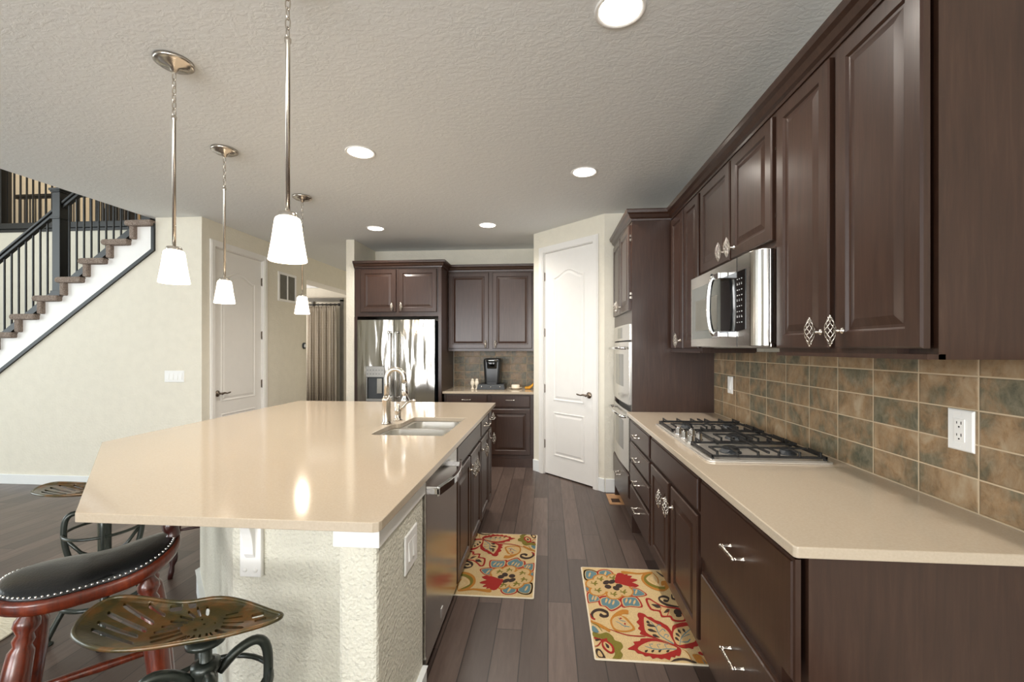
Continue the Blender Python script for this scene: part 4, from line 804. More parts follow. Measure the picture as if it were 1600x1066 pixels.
SLOTS=[[[-.1805,-.0404],[-.1862,-.038],[-.1923,-.0337],[-.1965,-.029],[-.1972,-.0259],[-.1941,-.0255],[-.0581,-.0568],[-.053,-.0591],[-.0477,-.0632],[-.0443,-.0675],[-.044,-.0704],[-.047,-.0708]],[[-.1923,-.0143],[-.1988,-.0115],[-.206,-.0064],[-.2111,-.0008],[-.212,.003],[-.2085,.0036],[-.0777,-.0261],[-.0717,-.0288],[-.0654,-.0337],[-.0613,-.0388],[-.0608,-.0424],[-.0642,-.0429]],[[-.2052,.0225],[-.2126,.0261],[-.2205,.0321],[-.2257,.0383],[-.2262,.0423],[-.2218,.0425],[-.0806,.0008],[-.0739,-.0026],[-.0672,-.0082],[-.0631,-.0139],[-.0631,-.0174],[-.0673,-.0176]],[[-.2026,.0622],[-.2102,.0664],[-.2175,.0728],[-.2218,.0788],[-.2212,.0821],[-.2161,.0815],[-.0886,.0309],[-.0818,.0269],[-.0756,.0211],[-.0723,.0157],[-.0731,.0127],[-.0778,.0133]],[[-.1403,.0736],[-.1459,.077],[-.1512,.0819],[-.1542,.0865],[-.1537,.0891],[-.1498,.0885],[-.0849,.0618],[-.0796,.0586],[-.0747,.0539],[-.0721,.0495],[-.0728,.0471],[-.0764,.0476]],[[-.0716,.0671],[-.0756,.0682],[-.0806,.0718],[-.0848,.0763],[-.0865,.0802],[-.0851,.0819],[-.0591,.084],[-.0551,.0828],[-.0501,.0792],[-.0461,.0746],[-.0445,.0708],[-.0459,.0692]],[[-.0244,.0762],[-.0287,.0771],[-.0343,.0809],[-.0393,.0863],[-.0417,.0911],[-.0405,.0936],[-.0304,.0964],[-.0262,.0955],[-.0204,.0916],[-.0155,.0862],[-.0133,.0814],[-.0145,.079]],[[-.0155,.0594],[-.0195,.0619],[-.0231,.0656],[-.0249,.069],[-.0243,.0709],[-.0214,.0705],[.0013,.0607],[.0052,.0582],[.0086,.0545],[.0103,.0512],[.0097,.0494],[.0068,.0498]],[[-.0047,.0738],[-.0086,.0779],[-.0106,.0817],[-.0099,.0838],[-.0068,.0834],[-.0025,.0806],[.0153,.0657],[.019,.0618],[.0209,.0581],[.0202,.0561],[.0172,.0564],[.013,.0591]],[[.0127,.0851],[.0106,.0895],[.0114,.0919],[.015,.0914],[.0199,.0882],[.0242,.0835],[.0351,.068],[.0372,.0638],[.0363,.0615],[.0328,.062],[.0281,.0651],[.0239,.0696]],[[-.0258,.047],[-.0292,.0485],[-.0328,.0516],[-.0354,.0549],[-.0358,.0574],[-.0339,.0579],[.0026,.0507],[.006,.0492],[.0095,.0462],[.0118,.0429],[.0121,.0405],[.0103,.04]],[[-.034,.0258],[-.037,.0267],[-.0407,.0293],[-.0436,.0326],[-.0447,.0353],[-.0436,.0365],[-.0035,.0385],[-.0005,.0376],[.003,.035],[.0059,.0317],[.0068,.029],[.0056,.0279]],[[-.0366,.0037],[-.0392,.0041],[-.0428,.0063],[-.046,.0094],[-.0475,.0123],[-.0468,.0137],[-.005,.0261],[-.0023,.0256],[.0012,.0234],[.0042,.0202],[.0056,.0173],[.0049,.0159]],[[-.035,-.0201],[-.0373,-.0199],[-.0407,-.0181],[-.044,-.0152],[-.0458,-.0124],[-.0455,-.0107],[-.0027,.0143],[-.0003,.0141],[.0031,.0121],[.0063,.0091],[.008,.0062],[.0076,.0045]],[[-.0259,-.0411],[-.028,-.0412],[-.0312,-.0395],[-.0345,-.0368],[-.0364,-.0341],[-.0363,-.0323],[.0069,.0033],[.0091,.0033],[.0124,.0015],[.0156,-.0014],[.0175,-.0043],[.0173,-.0061]],[[-.0071,-.0585],[-.009,-.0587],[-.0122,-.0572],[-.0153,-.0546],[-.0173,-.0519],[-.0174,-.0501],[.0235,-.0069],[.0255,-.0067],[.0287,-.0083],[.0319,-.0111],[.0338,-.014],[.0338,-.016]],[[.026,-.0702],[.0246,-.0706],[.0221,-.0695],[.0195,-.0675],[.0178,-.0653],[.0176,-.0637],[.045,-.0184],[.0465,-.0181],[.049,-.0192],[.0517,-.0214],[.0534,-.0238],[.0535,-.0255]],[[.058,-.0632],[.057,-.064],[.0548,-.0634],[.0522,-.0616],[.0502,-.0593],[.0495,-.0574],[.0533,-.0198],[.0542,-.019],[.0565,-.0197],[.0592,-.0216],[.0613,-.024],[.062,-.0261]],[[.0853,-.0561],[.0852,-.0578],[.0834,-.058],[.0807,-.0566],[.078,-.0543],[.0764,-.0518],[.0644,-.0186],[.0645,-.0169],[.0663,-.0167],[.0692,-.0181],[.072,-.0206],[.0736,-.0232]],[[.1049,-.0466],[.106,-.0489],[.1053,-.0502],[.1031,-.0499],[.1004,-.0481],[.098,-.0456],[.0777,-.0172],[.0766,-.0147],[.0772,-.0134],[.0795,-.0137],[.0824,-.0156],[.0849,-.0183]],[[.118,-.04],[.1194,-.0426],[.1188,-.0442],[.1167,-.0441],[.1137,-.0424],[.111,-.0396],[.0901,-.0121],[.0886,-.0093],[.0891,-.0076],[.0914,-.0077],[.0945,-.0096],[.0974,-.0125]],[[.1284,-.0286],[.1308,-.0312],[.1319,-.0336],[.1312,-.035],[.1291,-.0347],[.1263,-.0329],[.0997,-.0106],[.0972,-.0079],[.096,-.0054],[.0966,-.004],[.0988,-.0043],[.1017,-.0061]],[[.1119,-.0052],[.1066,-.002],[.102,.003],[.0997,.0078],[.1008,.0105],[.1047,.0101],[.1625,-.0133],[.1675,-.0165],[.1717,-.0213],[.1736,-.0258],[.1724,-.0283],[.1687,-.028]],[[.1148,.0127],[.1107,.0144],[.1062,.0182],[.1031,.0227],[.1026,.0261],[.1048,.0272],[.1615,.0212],[.1655,.0195],[.1698,.0157],[.1726,.0112],[.1729,.0079],[.1706,.0069]],[[.0999,.0351],[.0987,.0355],[.0973,.0366],[.0962,.038],[.0958,.0392],[.0964,.0397],[.1485,.0434],[.1497,.043],[.1511,.0419],[.1521,.0404],[.1524,.0393],[.1518,.0388]],[[.0897,.0509],[.0885,.0512],[.0871,.0523],[.0859,.0537],[.0854,.055],[.0859,.0556],[.1321,.0631],[.1332,.0628],[.1347,.0617],[.1358,.0602],[.1362,.059],[.1357,.0584]],[[.0855,.0641],[.0845,.0643],[.0832,.0652],[.0822,.0665],[.0817,.0676],[.082,.0682],[.1094,.0763],[.1104,.0761],[.1117,.0751],[.1128,.0738],[.1132,.0727],[.1129,.0721]],[[.1681,.053],[.165,.0538],[.1613,.0567],[.1583,.0607],[.1573,.0641],[.1586,.0658],[.1826,.0703],[.1857,.0695],[.1894,.0665],[.1923,.0625],[.1932,.0591],[.1918,.0574]],[[.1852,.0388],[.1829,.0392],[.1801,.0413],[.1778,.0443],[.1769,.047],[.1777,.0485],[.1998,.0552],[.2021,.0547],[.2049,.0526],[.2072,.0496],[.208,.0468],[.2071,.0454]],[[.0342,.0436],[.033,.0437],[.0314,.0447],[.0298,.0463],[.029,.0478],[.0293,.0487],[.032,.0502],[.0332,.0501],[.0349,.049],[.0364,.0474],[.0372,.0459],[.037,.0451]],[[.0777,.0336],[.0765,.0339],[.0748,.035],[.0735,.0366],[.0729,.038],[.0733,.0387],[.0766,.0396],[.0778,.0393],[.0795,.0382],[.0808,.0366],[.0814,.0352],[.081,.0345]],[[.0518,.0005],[.0501,.0002],[.0475,.0016],[.0448,.0039],[.0432,.0065],[.0432,.0082],[.0453,.0107],[.0469,.0109],[.0496,.0095],[.0523,.0072],[.0539,.0046],[.0539,.0029]],[[.0537,.0263],[.0525,.0264],[.0509,.0275],[.0494,.029],[.0487,.0305],[.049,.0313],[.0525,.0327],[.0537,.0326],[.0553,.0315],[.0568,.03],[.0575,.0286],[.0572,.0278]]]
HUB=(0.0534, 0.0344)

# ================================================================ BACK WALL
BZ = .885
t = thing('base_cabinet', 'dark base cabinet with two drawers below the coffee maker counter', 'cabinet', (-.7, 5.45, 0), group='back wall cabinets')
MB().box(-1.228, -.166, 5.15, 5.765, 0, BZ-.027).box(-1.228, -.166, 5.14, 5.15, 0, .10).build('body', 'cab', t)
for a0, a1, kx in ((-1.20, -.712, -.745), (-.668, -.205, -.635)):
    front(t, 'drawer', 'S', 5.15, a0, a1, .70, .845, SLAB, pull=((a0+a1)/2, .79)); front(t, 'door', 'S', 5.15, a0, a1, .145, .68, knob=(kx, .60))
counter('countertop', 'small beige countertop on the back wall under the coffee maker', [(-1.243, 5.115), (-.165, 5.115), (-.165, 5.765), (-1.243, 5.765)], [], BZ-.027, BZ)
tag(MB().box(-1.243, -.165, 5.762, 5.77, BZ, 1.372).build('tile_backsplash', 'tile_b'), 'brown and grey tile backsplash on the back wall behind the coffee maker', 'backsplash')
t = thing('upper_cabinet', 'dark upper cabinet with two doors above the coffee maker', 'cabinet', (-.7, 5.6, 1.36), group='back wall cabinets')
MB().box(-1.245, -.166, 5.44, 5.768, 1.36, 2.37).build('body', 'cab', t)
front(t, 'door', 'S', 5.44, -1.238, -.735, 1.392, 2.335, knob=(-.772, 1.447)); front(t, 'door', 'S', 5.44, -.685, -.195, 1.392, 2.335, knob=(-.648, 1.447))
t = thing('refrigerator_cabinet', 'dark cabinet and tall side panel around the refrigerator', 'cabinet', (-1.8, 5.45, 0), group='back wall cabinets')
MB().box(-2.312, -1.287, 5.12, 5.768, 1.775, 2.37).box(-1.287, -1.250, 5.10, 5.768, 0, 2.37).box(-2.318, -2.282, 5.12, 5.768, 0, 1.775).build('body', 'cab', t)
front(t, 'door', 'S', 5.12, -2.235, -1.80, 1.825, 2.335, knob=(-1.84, 1.885)); front(t, 'door', 'S', 5.12, -1.768, -1.31, 1.825, 2.335, knob=(-1.728, 1.885))
crown([(-.166, 5.44), (-1.247, 5.44), (-1.247, 5.105), (-2.315, 5.105)][::-1][::-1], 2.355, 'crown_moulding', 'dark crown moulding along the top of the back wall cabinets')
# refrigerator
t = thing('refrigerator', 'stainless steel french door refrigerator with water dispenser', 'refrigerator', (-1.785, 5.4, 0))
fx0, fx1, fm, fy = -2.243, -1.316, -1.802, 5.03
MB().box(fx0+.005, fx1-.005, 5.09, 5.74, .02, 1.725).build('body', 'charcoal', t)
def fdoor(name, x0, x1, z0, z1, mat='fridge'):
    m = MB(); n = 10; pts = [(x0, 5.085), (x1, 5.085)]+[(x1-(x1-x0)*i/n, fy+.02-.012*math.sin(PI*i/n)) for i in range(n+1)]
    return m
def cdoor(x0, x1, z0, z1, hole=None):
    m = MB(); n = 14; prof = lambda x: fy+.006*((x-(x0+x1)/2)/((x1-x0)/2))**2
    if not hole:
        pts = [(x0, 5.085), (x1, 5.085)]+[(x1-(x1-x0)*i/n, prof(x1-(x1-x0)*i/n)) for i in range(n+1)]
        m.prism(pts, z0, z1, 'z', smooth=False)
    else:
        hx0, hx1, hz0, hz1 = hole
        for a, b, c, d in ((x0, hx0, z0, z1), (hx1, x1, z0, z1), (hx0, hx1, z0, hz0), (hx0, hx1, hz1, z1)):
            pts = [(a, 5.085), (b, 5.085)]+[(b-(b-a)*i/6, prof(b-(b-a)*i/6)) for i in range(7)]
            m.prism(pts, c, d, 'z')
        m.box(hx0, hx1, 5.075, 5.085, hz0, hz1)
    return m
dl = cdoor(fx0, fm-.003, .73, 1.728, (-2.136, -1.912, .77, 1.185)).build('left_door', 'fridge', t); dr_ = cdoor(fm+.003, fx1, .73, 1.728).build('right_door', 'fridge', t)
fz = cdoor(fx0, fx1, .06, .72).build('freezer_drawer', 'fridge', t)
def vbar(o, x, z0, z1):
    m = MB(); m.tube(smooth_path([(x, fy, z1-.02), (x, fy-.045, z1-.02), (x, fy-.058, z1-.07), (x, fy-.064, (z0+z1)/2), (x, fy-.058, z0+.07), (x, fy-.045, z0+.02), (x, fy, z0+.02)], 4), .0135, 14); return m.build('handle', 'chrome', o)
vbar(dl, fm-.045, .80, 1.60); vbar(dr_, fm+.045, .80, 1.60)
m = MB(); m.tube([(fx0+.1, fy, .66), (fx0+.1, fy-.05, .66), (fx1-.1, fy-.05, .66), (fx1-.1, fy, .66)], .012, 12); m.build('handle', 'chrome', fz)
m = MB(); m.box(-2.134, -1.914, 5.02, 5.074, 1.055, 1.183); m.box(-2.134, -1.914, 5.03, 5.074, .772, .80); m.box(-2.134, -2.124, 5.03, 5.074, .80, 1.055); m.box(-1.924, -1.914, 5.03, 5.074, .80, 1.055)
dp = m.build('dispenser', 'grey_panel', dl, .002)
MB().box(-2.124, -1.924, 5.066, 5.0745, .80, 1.055).build('recess', 'charcoal', dp)
MB().box(-2.01, -1.95, 5.045, 5.066, .86, 1.04).build('paddle', 'steel', dp, .003)
m = MB()
for r in range(2):
    for c in range(6): m.box(-2.12+c*.035, -2.105+c*.035, 5.0193, 5.02, 1.09+r*.045, 1.096+r*.045)
m.build('button_marking', 'charcoal', dp)
MB().lathe([(.018,0),(.018,.002),(.013,.004),(.001,.004)], (-1.449, fy-.0005+.002, 1.665), (0,-1,0), 24).build('emblem', 'chrome', dr_)
# coffee maker and small things
t = thing('coffee_maker', 'black single serve coffee maker on the back counter', 'coffee maker', (-.69, 5.5, BZ+.067))
zb = BZ+.067
m = MB(); R = [(.098, .105), (.10, .11), (.102, .115), (.098, .112)]
def rr(cx, cy, hx, hy, z): return [Vector((x, y, z)) for x, y in rrect(cx-hx, cx+hx, cy-hy, cy+hy, .035, 5)]
m.rings([rr(-.69, 5.52, .102, .12, zb+z) if 0 else rr(-.69, 5.52, hx, hy, zb+z) for z, hx, hy in ((0, .092, .12), (.02, .094, .122), (.16, .102, .118), (.26, .108, .12), (.295, .108, .118), (.312, .10, .105), (.318, .07, .08))], smooth=True)
b = m.build('body', 'black_plastic', t)
m = MB(); m.rings([rr(-.69, 5.41, .058, .02, zb+.19), rr(-.69, 5.405, .062, .03, zb+.20), rr(-.69, 5.405, .066, .035, zb+.285), rr(-.69, 5.41, .06, .03, zb+.30)], smooth=True); m.build('brew_head', 'black_gloss', t)
MB().tube([(-.75, 5.388, zb+.288), (-.72, 5.378, zb+.292), (-.66, 5.378, zb+.292), (-.63, 5.388, zb+.288)], .007, 8).build('lid_handle', 'chrome', t)
MB().box(-.75, -.63, 5.385, 5.42, zb+.0, zb+.018).build('drip_tray', 'charcoal', t, .003)
t = thing('pod_drawer', 'grey black pod storage drawer under the coffee maker', 'drawer', (-.70, 5.5, BZ))
m = MB(); m.rings([[(-.875, 5.36, BZ+.0005), (-.525, 5.36, BZ+.0005), (-.525, 5.66, BZ+.0005), (-.875, 5.66, BZ+.0005)], [(-.86, 5.37, BZ+.066), (-.54, 5.37, BZ+.066), (-.54, 5.65, BZ+.066), (-.86, 5.65, BZ+.066)]]); m.build('case', 'charcoal', t, .004)
for x in (-.815, -.70, -.585): MB().sphere((x, 5.362, BZ+.036), .009, 10).build('knob', 'chrome', t)
for x, l in ((-.932, 'left one of the two white shakers on the back counter'), (-.878, 'right one of the two white shakers, next to the coffee maker drawer')):
    t = thing('shaker', l, 'shaker', (x, 5.40, BZ), group='white shakers on the back counter')
    k = 1.0; MB().lathe([(.020,0),(.022,.008),(.012,.022),(.012,.04),(.026,.065),(.026,.085),(.018,.112)], (x, 5.40, BZ+.0005), n=20).build('body', 'ivory', t)
    MB().lathe([(.0185,.112),(.02,.120),(.012,.132),(.001,.135)], (x, 5.40, BZ), n=20).build('cap', 'ivory', t)
t = thing('butter_dish', 'ivory covered dish on a saucer on the back counter', 'dish', (-.405, 5.5, BZ))
MB().lathe([(.045,0),(.05,.006),(.082,.016),(.084,.020),(.05,.012),(.001,.010)], (-.405, 5.5, BZ+.0005), n=28).build('saucer', 'ivory', t)
MB().lathe([(.050,.0),(.052,.006),(.052,.035),(.046,.043),(.001,.045)], (-.405, 5.5, BZ+.012), n=28, sy=.8).build('lid', 'ivory', t)
t = thing('banana_bunch', 'small bunch of ripe yellow bananas in the back counter corner', 'bananas', (-.235, 5.5, BZ))
for k in range(4):
    m = MB(); y = 5.45+k*.028; h = .002*k
    m.tube(smooth_path([(-.285, y, BZ+.022+h), (-.27, y, BZ+.016), (-.235, y+.004, BZ+.016+h), (-.205, y+.012, BZ+.034+h), (-.187, y+.016-.01*k, BZ+.06), (-.185, y+.012-.014*k, BZ+.075)], 4), [.004, .008, .011, .012, .013, .014, .014, .014, .014, .014, .013, .013, .013, .012, .012, .010, .008, .007, .005, .004, .004][:21], 8); m.build('banana', 'yellow', t)

# ================================================================ ISLAND
IX = -.507   # island aisle face frame
slab = [(-.46, 3.86), (-2.27, 3.86), (-2.27, 2.07), (-1.37, 1.172), (-.480, 1.172), (-.464, 1.178), (-.46, 1.192)]
sink = smooth_loop([(-.585, 3.0), (-.88, 3.0), (-.925, 2.975), (-.93, 2.85), (-.935, 2.74), (-.975, 2.70), (-.985, 2.55), (-.985, 2.41), (-.955, 2.372), (-.80, 2.368), (-.61, 2.37), (-.572, 2.40), (-.568, 2.70), (-.568, 2.97)], 3)
counter('countertop', 'large beige quartz island countertop with a sink cutout', slab, [sink], .886, .914, .004)
m = MB(); fp = [(-.497, 1.728), (-.497, 1.25), (-.615, 1.25), (-.615, 1.39), (-1.05, 1.39), (-1.98, 2.36), (-1.98, 3.80), (-1.12, 3.80), (-1.12, 1.728)]
m.prism(fp, 0, .885); struct('wall_island', m, 'wall_rough', .012)
m = MB(); cap_ = [(-.487, 1.722), (-.487, 1.24), (-.627, 1.24), (-.627, 1.375), (-.615, 1.375), (-.615, 1.25), (-.497, 1.25), (-.497, 1.722)]; m.prism(cap_, .812, .8855); struct('trim_5', m, 'white', .002)
m = MB(); b_ = fp[:7]; 
def off_path(path, d, z0, z1):
    P = [Vector(p) for p in path]; L = []
    for i, p in enumerate(P):
        a = (P[i]-P[i-1]).normalized() if i else (P[1]-P[0]).normalized(); c = (P[i+1]-P[i]).normalized() if i < len(P)-1 else a
        n1_ = Vector((-a.y, a.x)); n2_ = Vector((-c.y, c.x)); q = n1_+n2_; q = q/(q.length_squared/2)
        L.append([(p.x+q.x*k, p.y+q.y*k, z) for k, z in ((0, z0), (d, z0), (d, z1-.01), (d-.006, z1), (0, z1))])
    return L
m.rings(off_path([(-1.98, 3.80), (-1.98, 2.36), (-1.05, 1.39), (-.615, 1.39), (-.615, 1.25), (-.497, 1.25), (-.497, 1.72)][::-1][::-1], -.016, 0, .13)); struct('baseboard_island', m, 'base')
# corbel bracket
t = thing('corbel', 'white corbel bracket under the near edge of the island top', 'bracket', (-.975, 1.39, .64))
MB().box(-1.012, -.938, 1.372, 1.3885, .640, .884).build('back_plate', 'white', t, .003)
m = MB(); q = [(1.374, .884), (1.374, .70)]+[(1.374-.012-.06*(1-math.cos(a)), .70+.02+.125*math.sin(a)) for a in [PI/2*i/8 for i in range(9)]]+[(1.285, .857), (1.272, .868), (1.272, .884)]
m.prism(q, -.992, -.958, 'x'); m.build('arm', 'white', t, .002)
for x in (-.993, -.957): MB().sphere((x, 1.371, .664), .008, 10, sc=(1,.6,1)).build('bolt', 'white', t)
# island cabinets (aisle side)
g = 'island cabinets on the aisle side'
t = thing('base_cabinet', 'dark island base cabinet with two doors under the sink', 'cabinet', (-.8, 2.76, 0), group=g)
ya, yb = 2.338, 3.185
MB().box(-1.118, IX, ya, ya+.018, .10, .884).box(-1.118, IX, yb-.018, yb, .10, .884).box(-1.118, -1.10, ya, yb, .10, .884).box(-1.1, IX, ya, yb, .10, .118).box(-1.1, -.58, ya, yb, 0, .10).box(IX-.02, IX, ya, yb, .85, .884).box(IX-.02, IX, ya, yb, .70, .73).build('body', 'cab', t)
front(t, 'false_drawer_front', 'E', IX, 2.35, 3.175, .735, .862, SLAB)
front(t, 'door', 'E', IX, 2.35, 2.752, .115, .712, knob=(2.715, .635)); front(t, 'door', 'E', IX, 2.775, 3.175, .115, .712, knob=(2.812, .635))
for y0, y1, l in ((3.19, 3.60, 'dark island base cabinet, middle one between the sink and the far end'), (3.605, 3.80, 'narrow dark island base cabinet at the far end')):
    t = thing('base_cabinet', l, 'cabinet', (-.8, (y0+y1)/2, 0), group=g)
    MB().box(-1.118, IX, y0, y1, .10, .884).box(-1.1, -.58, y0, y1, 0, .10).build('body', 'cab', t)
    front(t, 'drawer', 'E', IX, y0+.01, y1-.01, .735, .862, SLAB, pull=((y0+y1)/2, .80)); front(t, 'door', 'E', IX, y0+.01, y1-.01, .115, .712, RAISED if y1-y0 > .3 else [(a*.7, b) for a, b in RAISED], knob=((y0+.06) if y1 > 3.7 else (y0+.05), .64))
# dishwasher
t = thing('dishwasher', 'stainless steel dishwasher in the island beside the white post', 'dishwasher', (-.8, 2.03, 0))
MB().box(-1.115, -.535, 1.738, 2.33, .02, .884).build('body', 'charcoal', t)
m = MB(); m.box(-.535, -.487, 1.734, 2.328, .115, .865); dd = m.build('door', 'steel', t, .004)
MB().box(-.535, -.50, 1.736, 2.33, .868, .884).build('control_strip', 'black_gloss', t)
MB().box(-.56, -.545, 1.74, 2.33, .02, .105).build('kick_plate', 'black_plastic', t)
m = MB(); hp = [(-.487+.012, 1.80), (-.452, 1.80)]
pts = [(-.488, 1.80, .795), (-.455, 1.802, .795)]+[(-.452+.03*math.sin(PI*i/12), 1.80+.47*i/12, .795) for i in range(13)]+[(-.455, 2.268, .795), (-.488, 2.27, .795)]
mm = []
for i in range(13):
    a = PI*i/12; y = 1.80+.47*i/12; x = -.455+.032*math.sin(a); mm.append([(x-.006, y, .775), (x+.008, y, .780), (x+.008, y, .812), (x-.006, y, .817)])
m.rings(mm); m.box(-.489, -.450, 1.80, 1.825, .783, .809); m.box(-.489, -.450, 2.245, 2.27, .783, .809)
m.build('handle', 'chrome', dd, .002)
MB().box(-.4872, -.485, 1.98, 2.01, .16, .20).build('emblem', 'chrome', dd)
# sink
t = thing('kitchen_sink', 'stainless steel double bowl undermount sink in the island', 'sink', (-.77, 2.69, .70))
m = MB(); rim = [(x+( .02 if x > -.77 else -.02), y+(.02 if y > 2.69 else -.02)) for x, y in ((-.568, 3.0), (-.985, 3.0), (-.985, 2.368), (-.568, 2.368))]
b1 = rrect(-.905, -.588, 2.725, 2.985, .06); b2 = rrect(-.97, -.588, 2.388, 2.69, .06)
m.holed([(-.545, 3.03), (-1.02, 3.03), (-1.02, 2.345), (-.545, 2.345)], [b1, b2], .878, .8855); m.build('rim', 'sink_steel', t)
for bw, nm in ((b1, 'bowl'), (b2, 'bowl')):
    cx = sum(p[0] for p in bw)/len(bw); cy_ = sum(p[1] for p in bw)/len(bw)
    def L(k, z): return [(cx+(x-cx)*k, cy_+(y-cy_)*k, z) for x, y in bw]
    m = MB(); m.rings([L(1, .880), L(.985, .75), L(.96, .70), L(.88, .685), L(.1, .682), L(.1, .675), L(.90, .678), L(.985, .69), L(1.01, .75), L(1.012, .880), L(1, .880)], smooth=True, cap=False, cap0=False); o = m.build(nm, 'sink_steel', t)
    MB().lathe([(.042,0),(.042,.003),(.03,.004),(.028,.001),(.001,.001)], (cx, cy_, .6825), n=24).build('drain', 'chrome', o)
# faucet
t = thing('faucet', 'brushed nickel gooseneck pull down faucet behind the sink', 'faucet', (-1.02, 2.72, .914))
FX0, FY0 = -1.02, 2.72
MB().lathe([(.034,0),(.034,.006),(.029,.012),(.0275,.02),(.0275,.145),(.031,.150),(.031,.156),(.024,.165),(.018,.178)], (FX0, FY0, .9145), n=28).build('base', 'nickel', t)
pts = [(FX0, FY0, 1.08), (FX0, FY0, 1.17)]+[(FX0+.058-.058*math.cos(a), FY0, 1.20+.062*math.sin(a)) for a in [PI*i/12 for i in range(13)]]+[(FX0+.118, FY0, 1.17)]
MB().tube(pts, .0155, 16).build('spout', 'nickel', t)
MB().lathe([(.018,0),(.019,.01),(.022,.04),(.022,.07),(.017,.08),(.017,.088),(.027,.105),(.029,.118),(.024,.122)], (FX0+.117, FY0, 1.175), (.04,0,-1), n=22).build('spray_head', 'chrome', t)
t = thing('faucet_lever', 'brushed nickel side lever beside the gooseneck faucet', 'faucet', (-1.0, 2.90, .914))
lx, ly = -.995, 2.86
MB().lathe([(.030,0),(.030,.005),(.022,.012),(.020,.055),(.026,.062),(.023,.07),(.020,.085),(.012,.098),(.008,.110)], (lx, ly, .9145), n=24).build('base', 'nickel', t)
MB().tube(smooth_path([(lx, ly, .985), (lx+.03, ly-.005, .995), (lx+.065, ly-.012, 1.03), (lx+.105, ly-.02, 1.048), (lx+.125, ly-.022, 1.046)], 4), [.014, .013, .012, .011, .010, .0095, .009, .0085, .008, .008, .008, .0085, .009, .0095, .010, .009, .006], 12).build('lever', 'nickel', t)

# ================================================================ LIGHTS
def point(name, loc, power, r, parent, col=(1, .86, .70)):
    l = bpy.data.lights.new(name, 'POINT'); l.energy = power; l.shadow_soft_size = r; l.color = col
    o = bpy.data.objects.new(name, l); COL.objects.link(o); o.parent = parent; o.location = loc; return o
def pendant():
    t = thing('pendant_lamp', '', 'lamp', (0, 0, CZ), group='pendant lamps over the island')
    MB().lathe([(.078,0),(.078,-.012),(.072,-.016),(.060,-.018),(.055,-.026),(.02,-.03),(.012,-.045),(.004,-.05)], (0,0,0), n=32).build('canopy', 'nickel', t, local=True)
    m = MB(); z = -.052
    for k in range(6):
        pts = []
        for i in range(14):
            a = 2*PI*i/14; x = .0085*math.cos(a); zz = .021*math.sin(a)
            pts.append((x, 0, z-.016+zz) if k % 2 == 0 else (0, x, z-.016+zz))
        m.tube(pts, .0024, 6, True); z -= .033
    m.build('chain', 'nickel', t, local=True)
    MB().lathe([(.004,-.245),(.011,-.252),(.011,-.262),(.0075,-.27),(.0075,-.84)], n=16).build('rod', 'nickel', t, local=True)
    m = MB(); m.lathe([(.0075,-.84),(.012,-.842),(.028,-.846),(.030,-.85),(.033,-.872),(.031,-.874)], n=28)
    m.build('socket_cup', 'nickel', t, local=True)
    m = MB(); m.lathe([(.030,-.860),(.038,-.865),(.041,-.872),(.050,-.94),(.061,-1.008),(.059,-1.010),(.048,-.94),(.038,-.876),(.030,-.866)], n=40)
    m.build('glass_shade', 'shade', t, local=True)
    point('bulb', (0, 0, -1.0), 8, .03, t)
    return t
pend = pendant()
PL = [((-1.697, 1.874), 'second nearest pendant lamp with frosted shade, leftmost in the photo'),
      ((-2.12, 2.733), 'pendant lamp with frosted shade hanging in front of the closet door'),
      ((-.883, 1.433), 'nearest and largest looking pendant lamp, its canopy above the frame'),
      ((-2.111, 3.635), 'farthest and smallest looking pendant lamp, in front of the curtain')]
for i, (p, l) in enumerate(PL):
    o = pend if i == 0 else copy_tree(pend); o.location = (p[0], p[1], CZ-.0005); o['label'] = l
def downlight():
    t = thing('recessed_light', '', 'ceiling light', (0, 0, CZ), group='recessed ceiling lights')
    MB().lathe([(.098,0),(.098,-.004),(.092,-.006),(.084,-.003),(.080,-.0005)], n=36).build('trim_ring', 'white', t, local=True)
    MB().lathe([(.0805,0),(.080,-.0025),(.05,-.0035),(.001,-.004)], n=36).build('lens', 'lens', t, local=True)
    l = bpy.data.lights.new('spot', 'SPOT'); l.energy = 86; l.spot_size = math.radians(150); l.spot_blend = .9; l.shadow_soft_size = .07; l.color = (1, .925, .84)
    s = bpy.data.objects.new('downlight_lamp', l); COL.objects.link(s); s.parent = t; s.location = (0, 0, -.02)
    return t
dlp = downlight()
for i, (x, y, l) in enumerate([(.278, 1.727, 'nearest recessed ceiling light at the top of the photo'), (-1.246, 2.843, 'recessed ceiling light over the island, above and right of the nearest pendant shade'),
        (.269, 3.297, 'recessed ceiling light above the aisle, in front of the pantry door'), (-1.87, 4.659, 'recessed ceiling light in front of the refrigerator'), (-.637, 4.634, 'recessed ceiling light in front of the coffee counter')]):
    o = dlp if i == 0 else copy_tree(dlp); o.location = (x, y, CZ-.0003); o['label'] = l

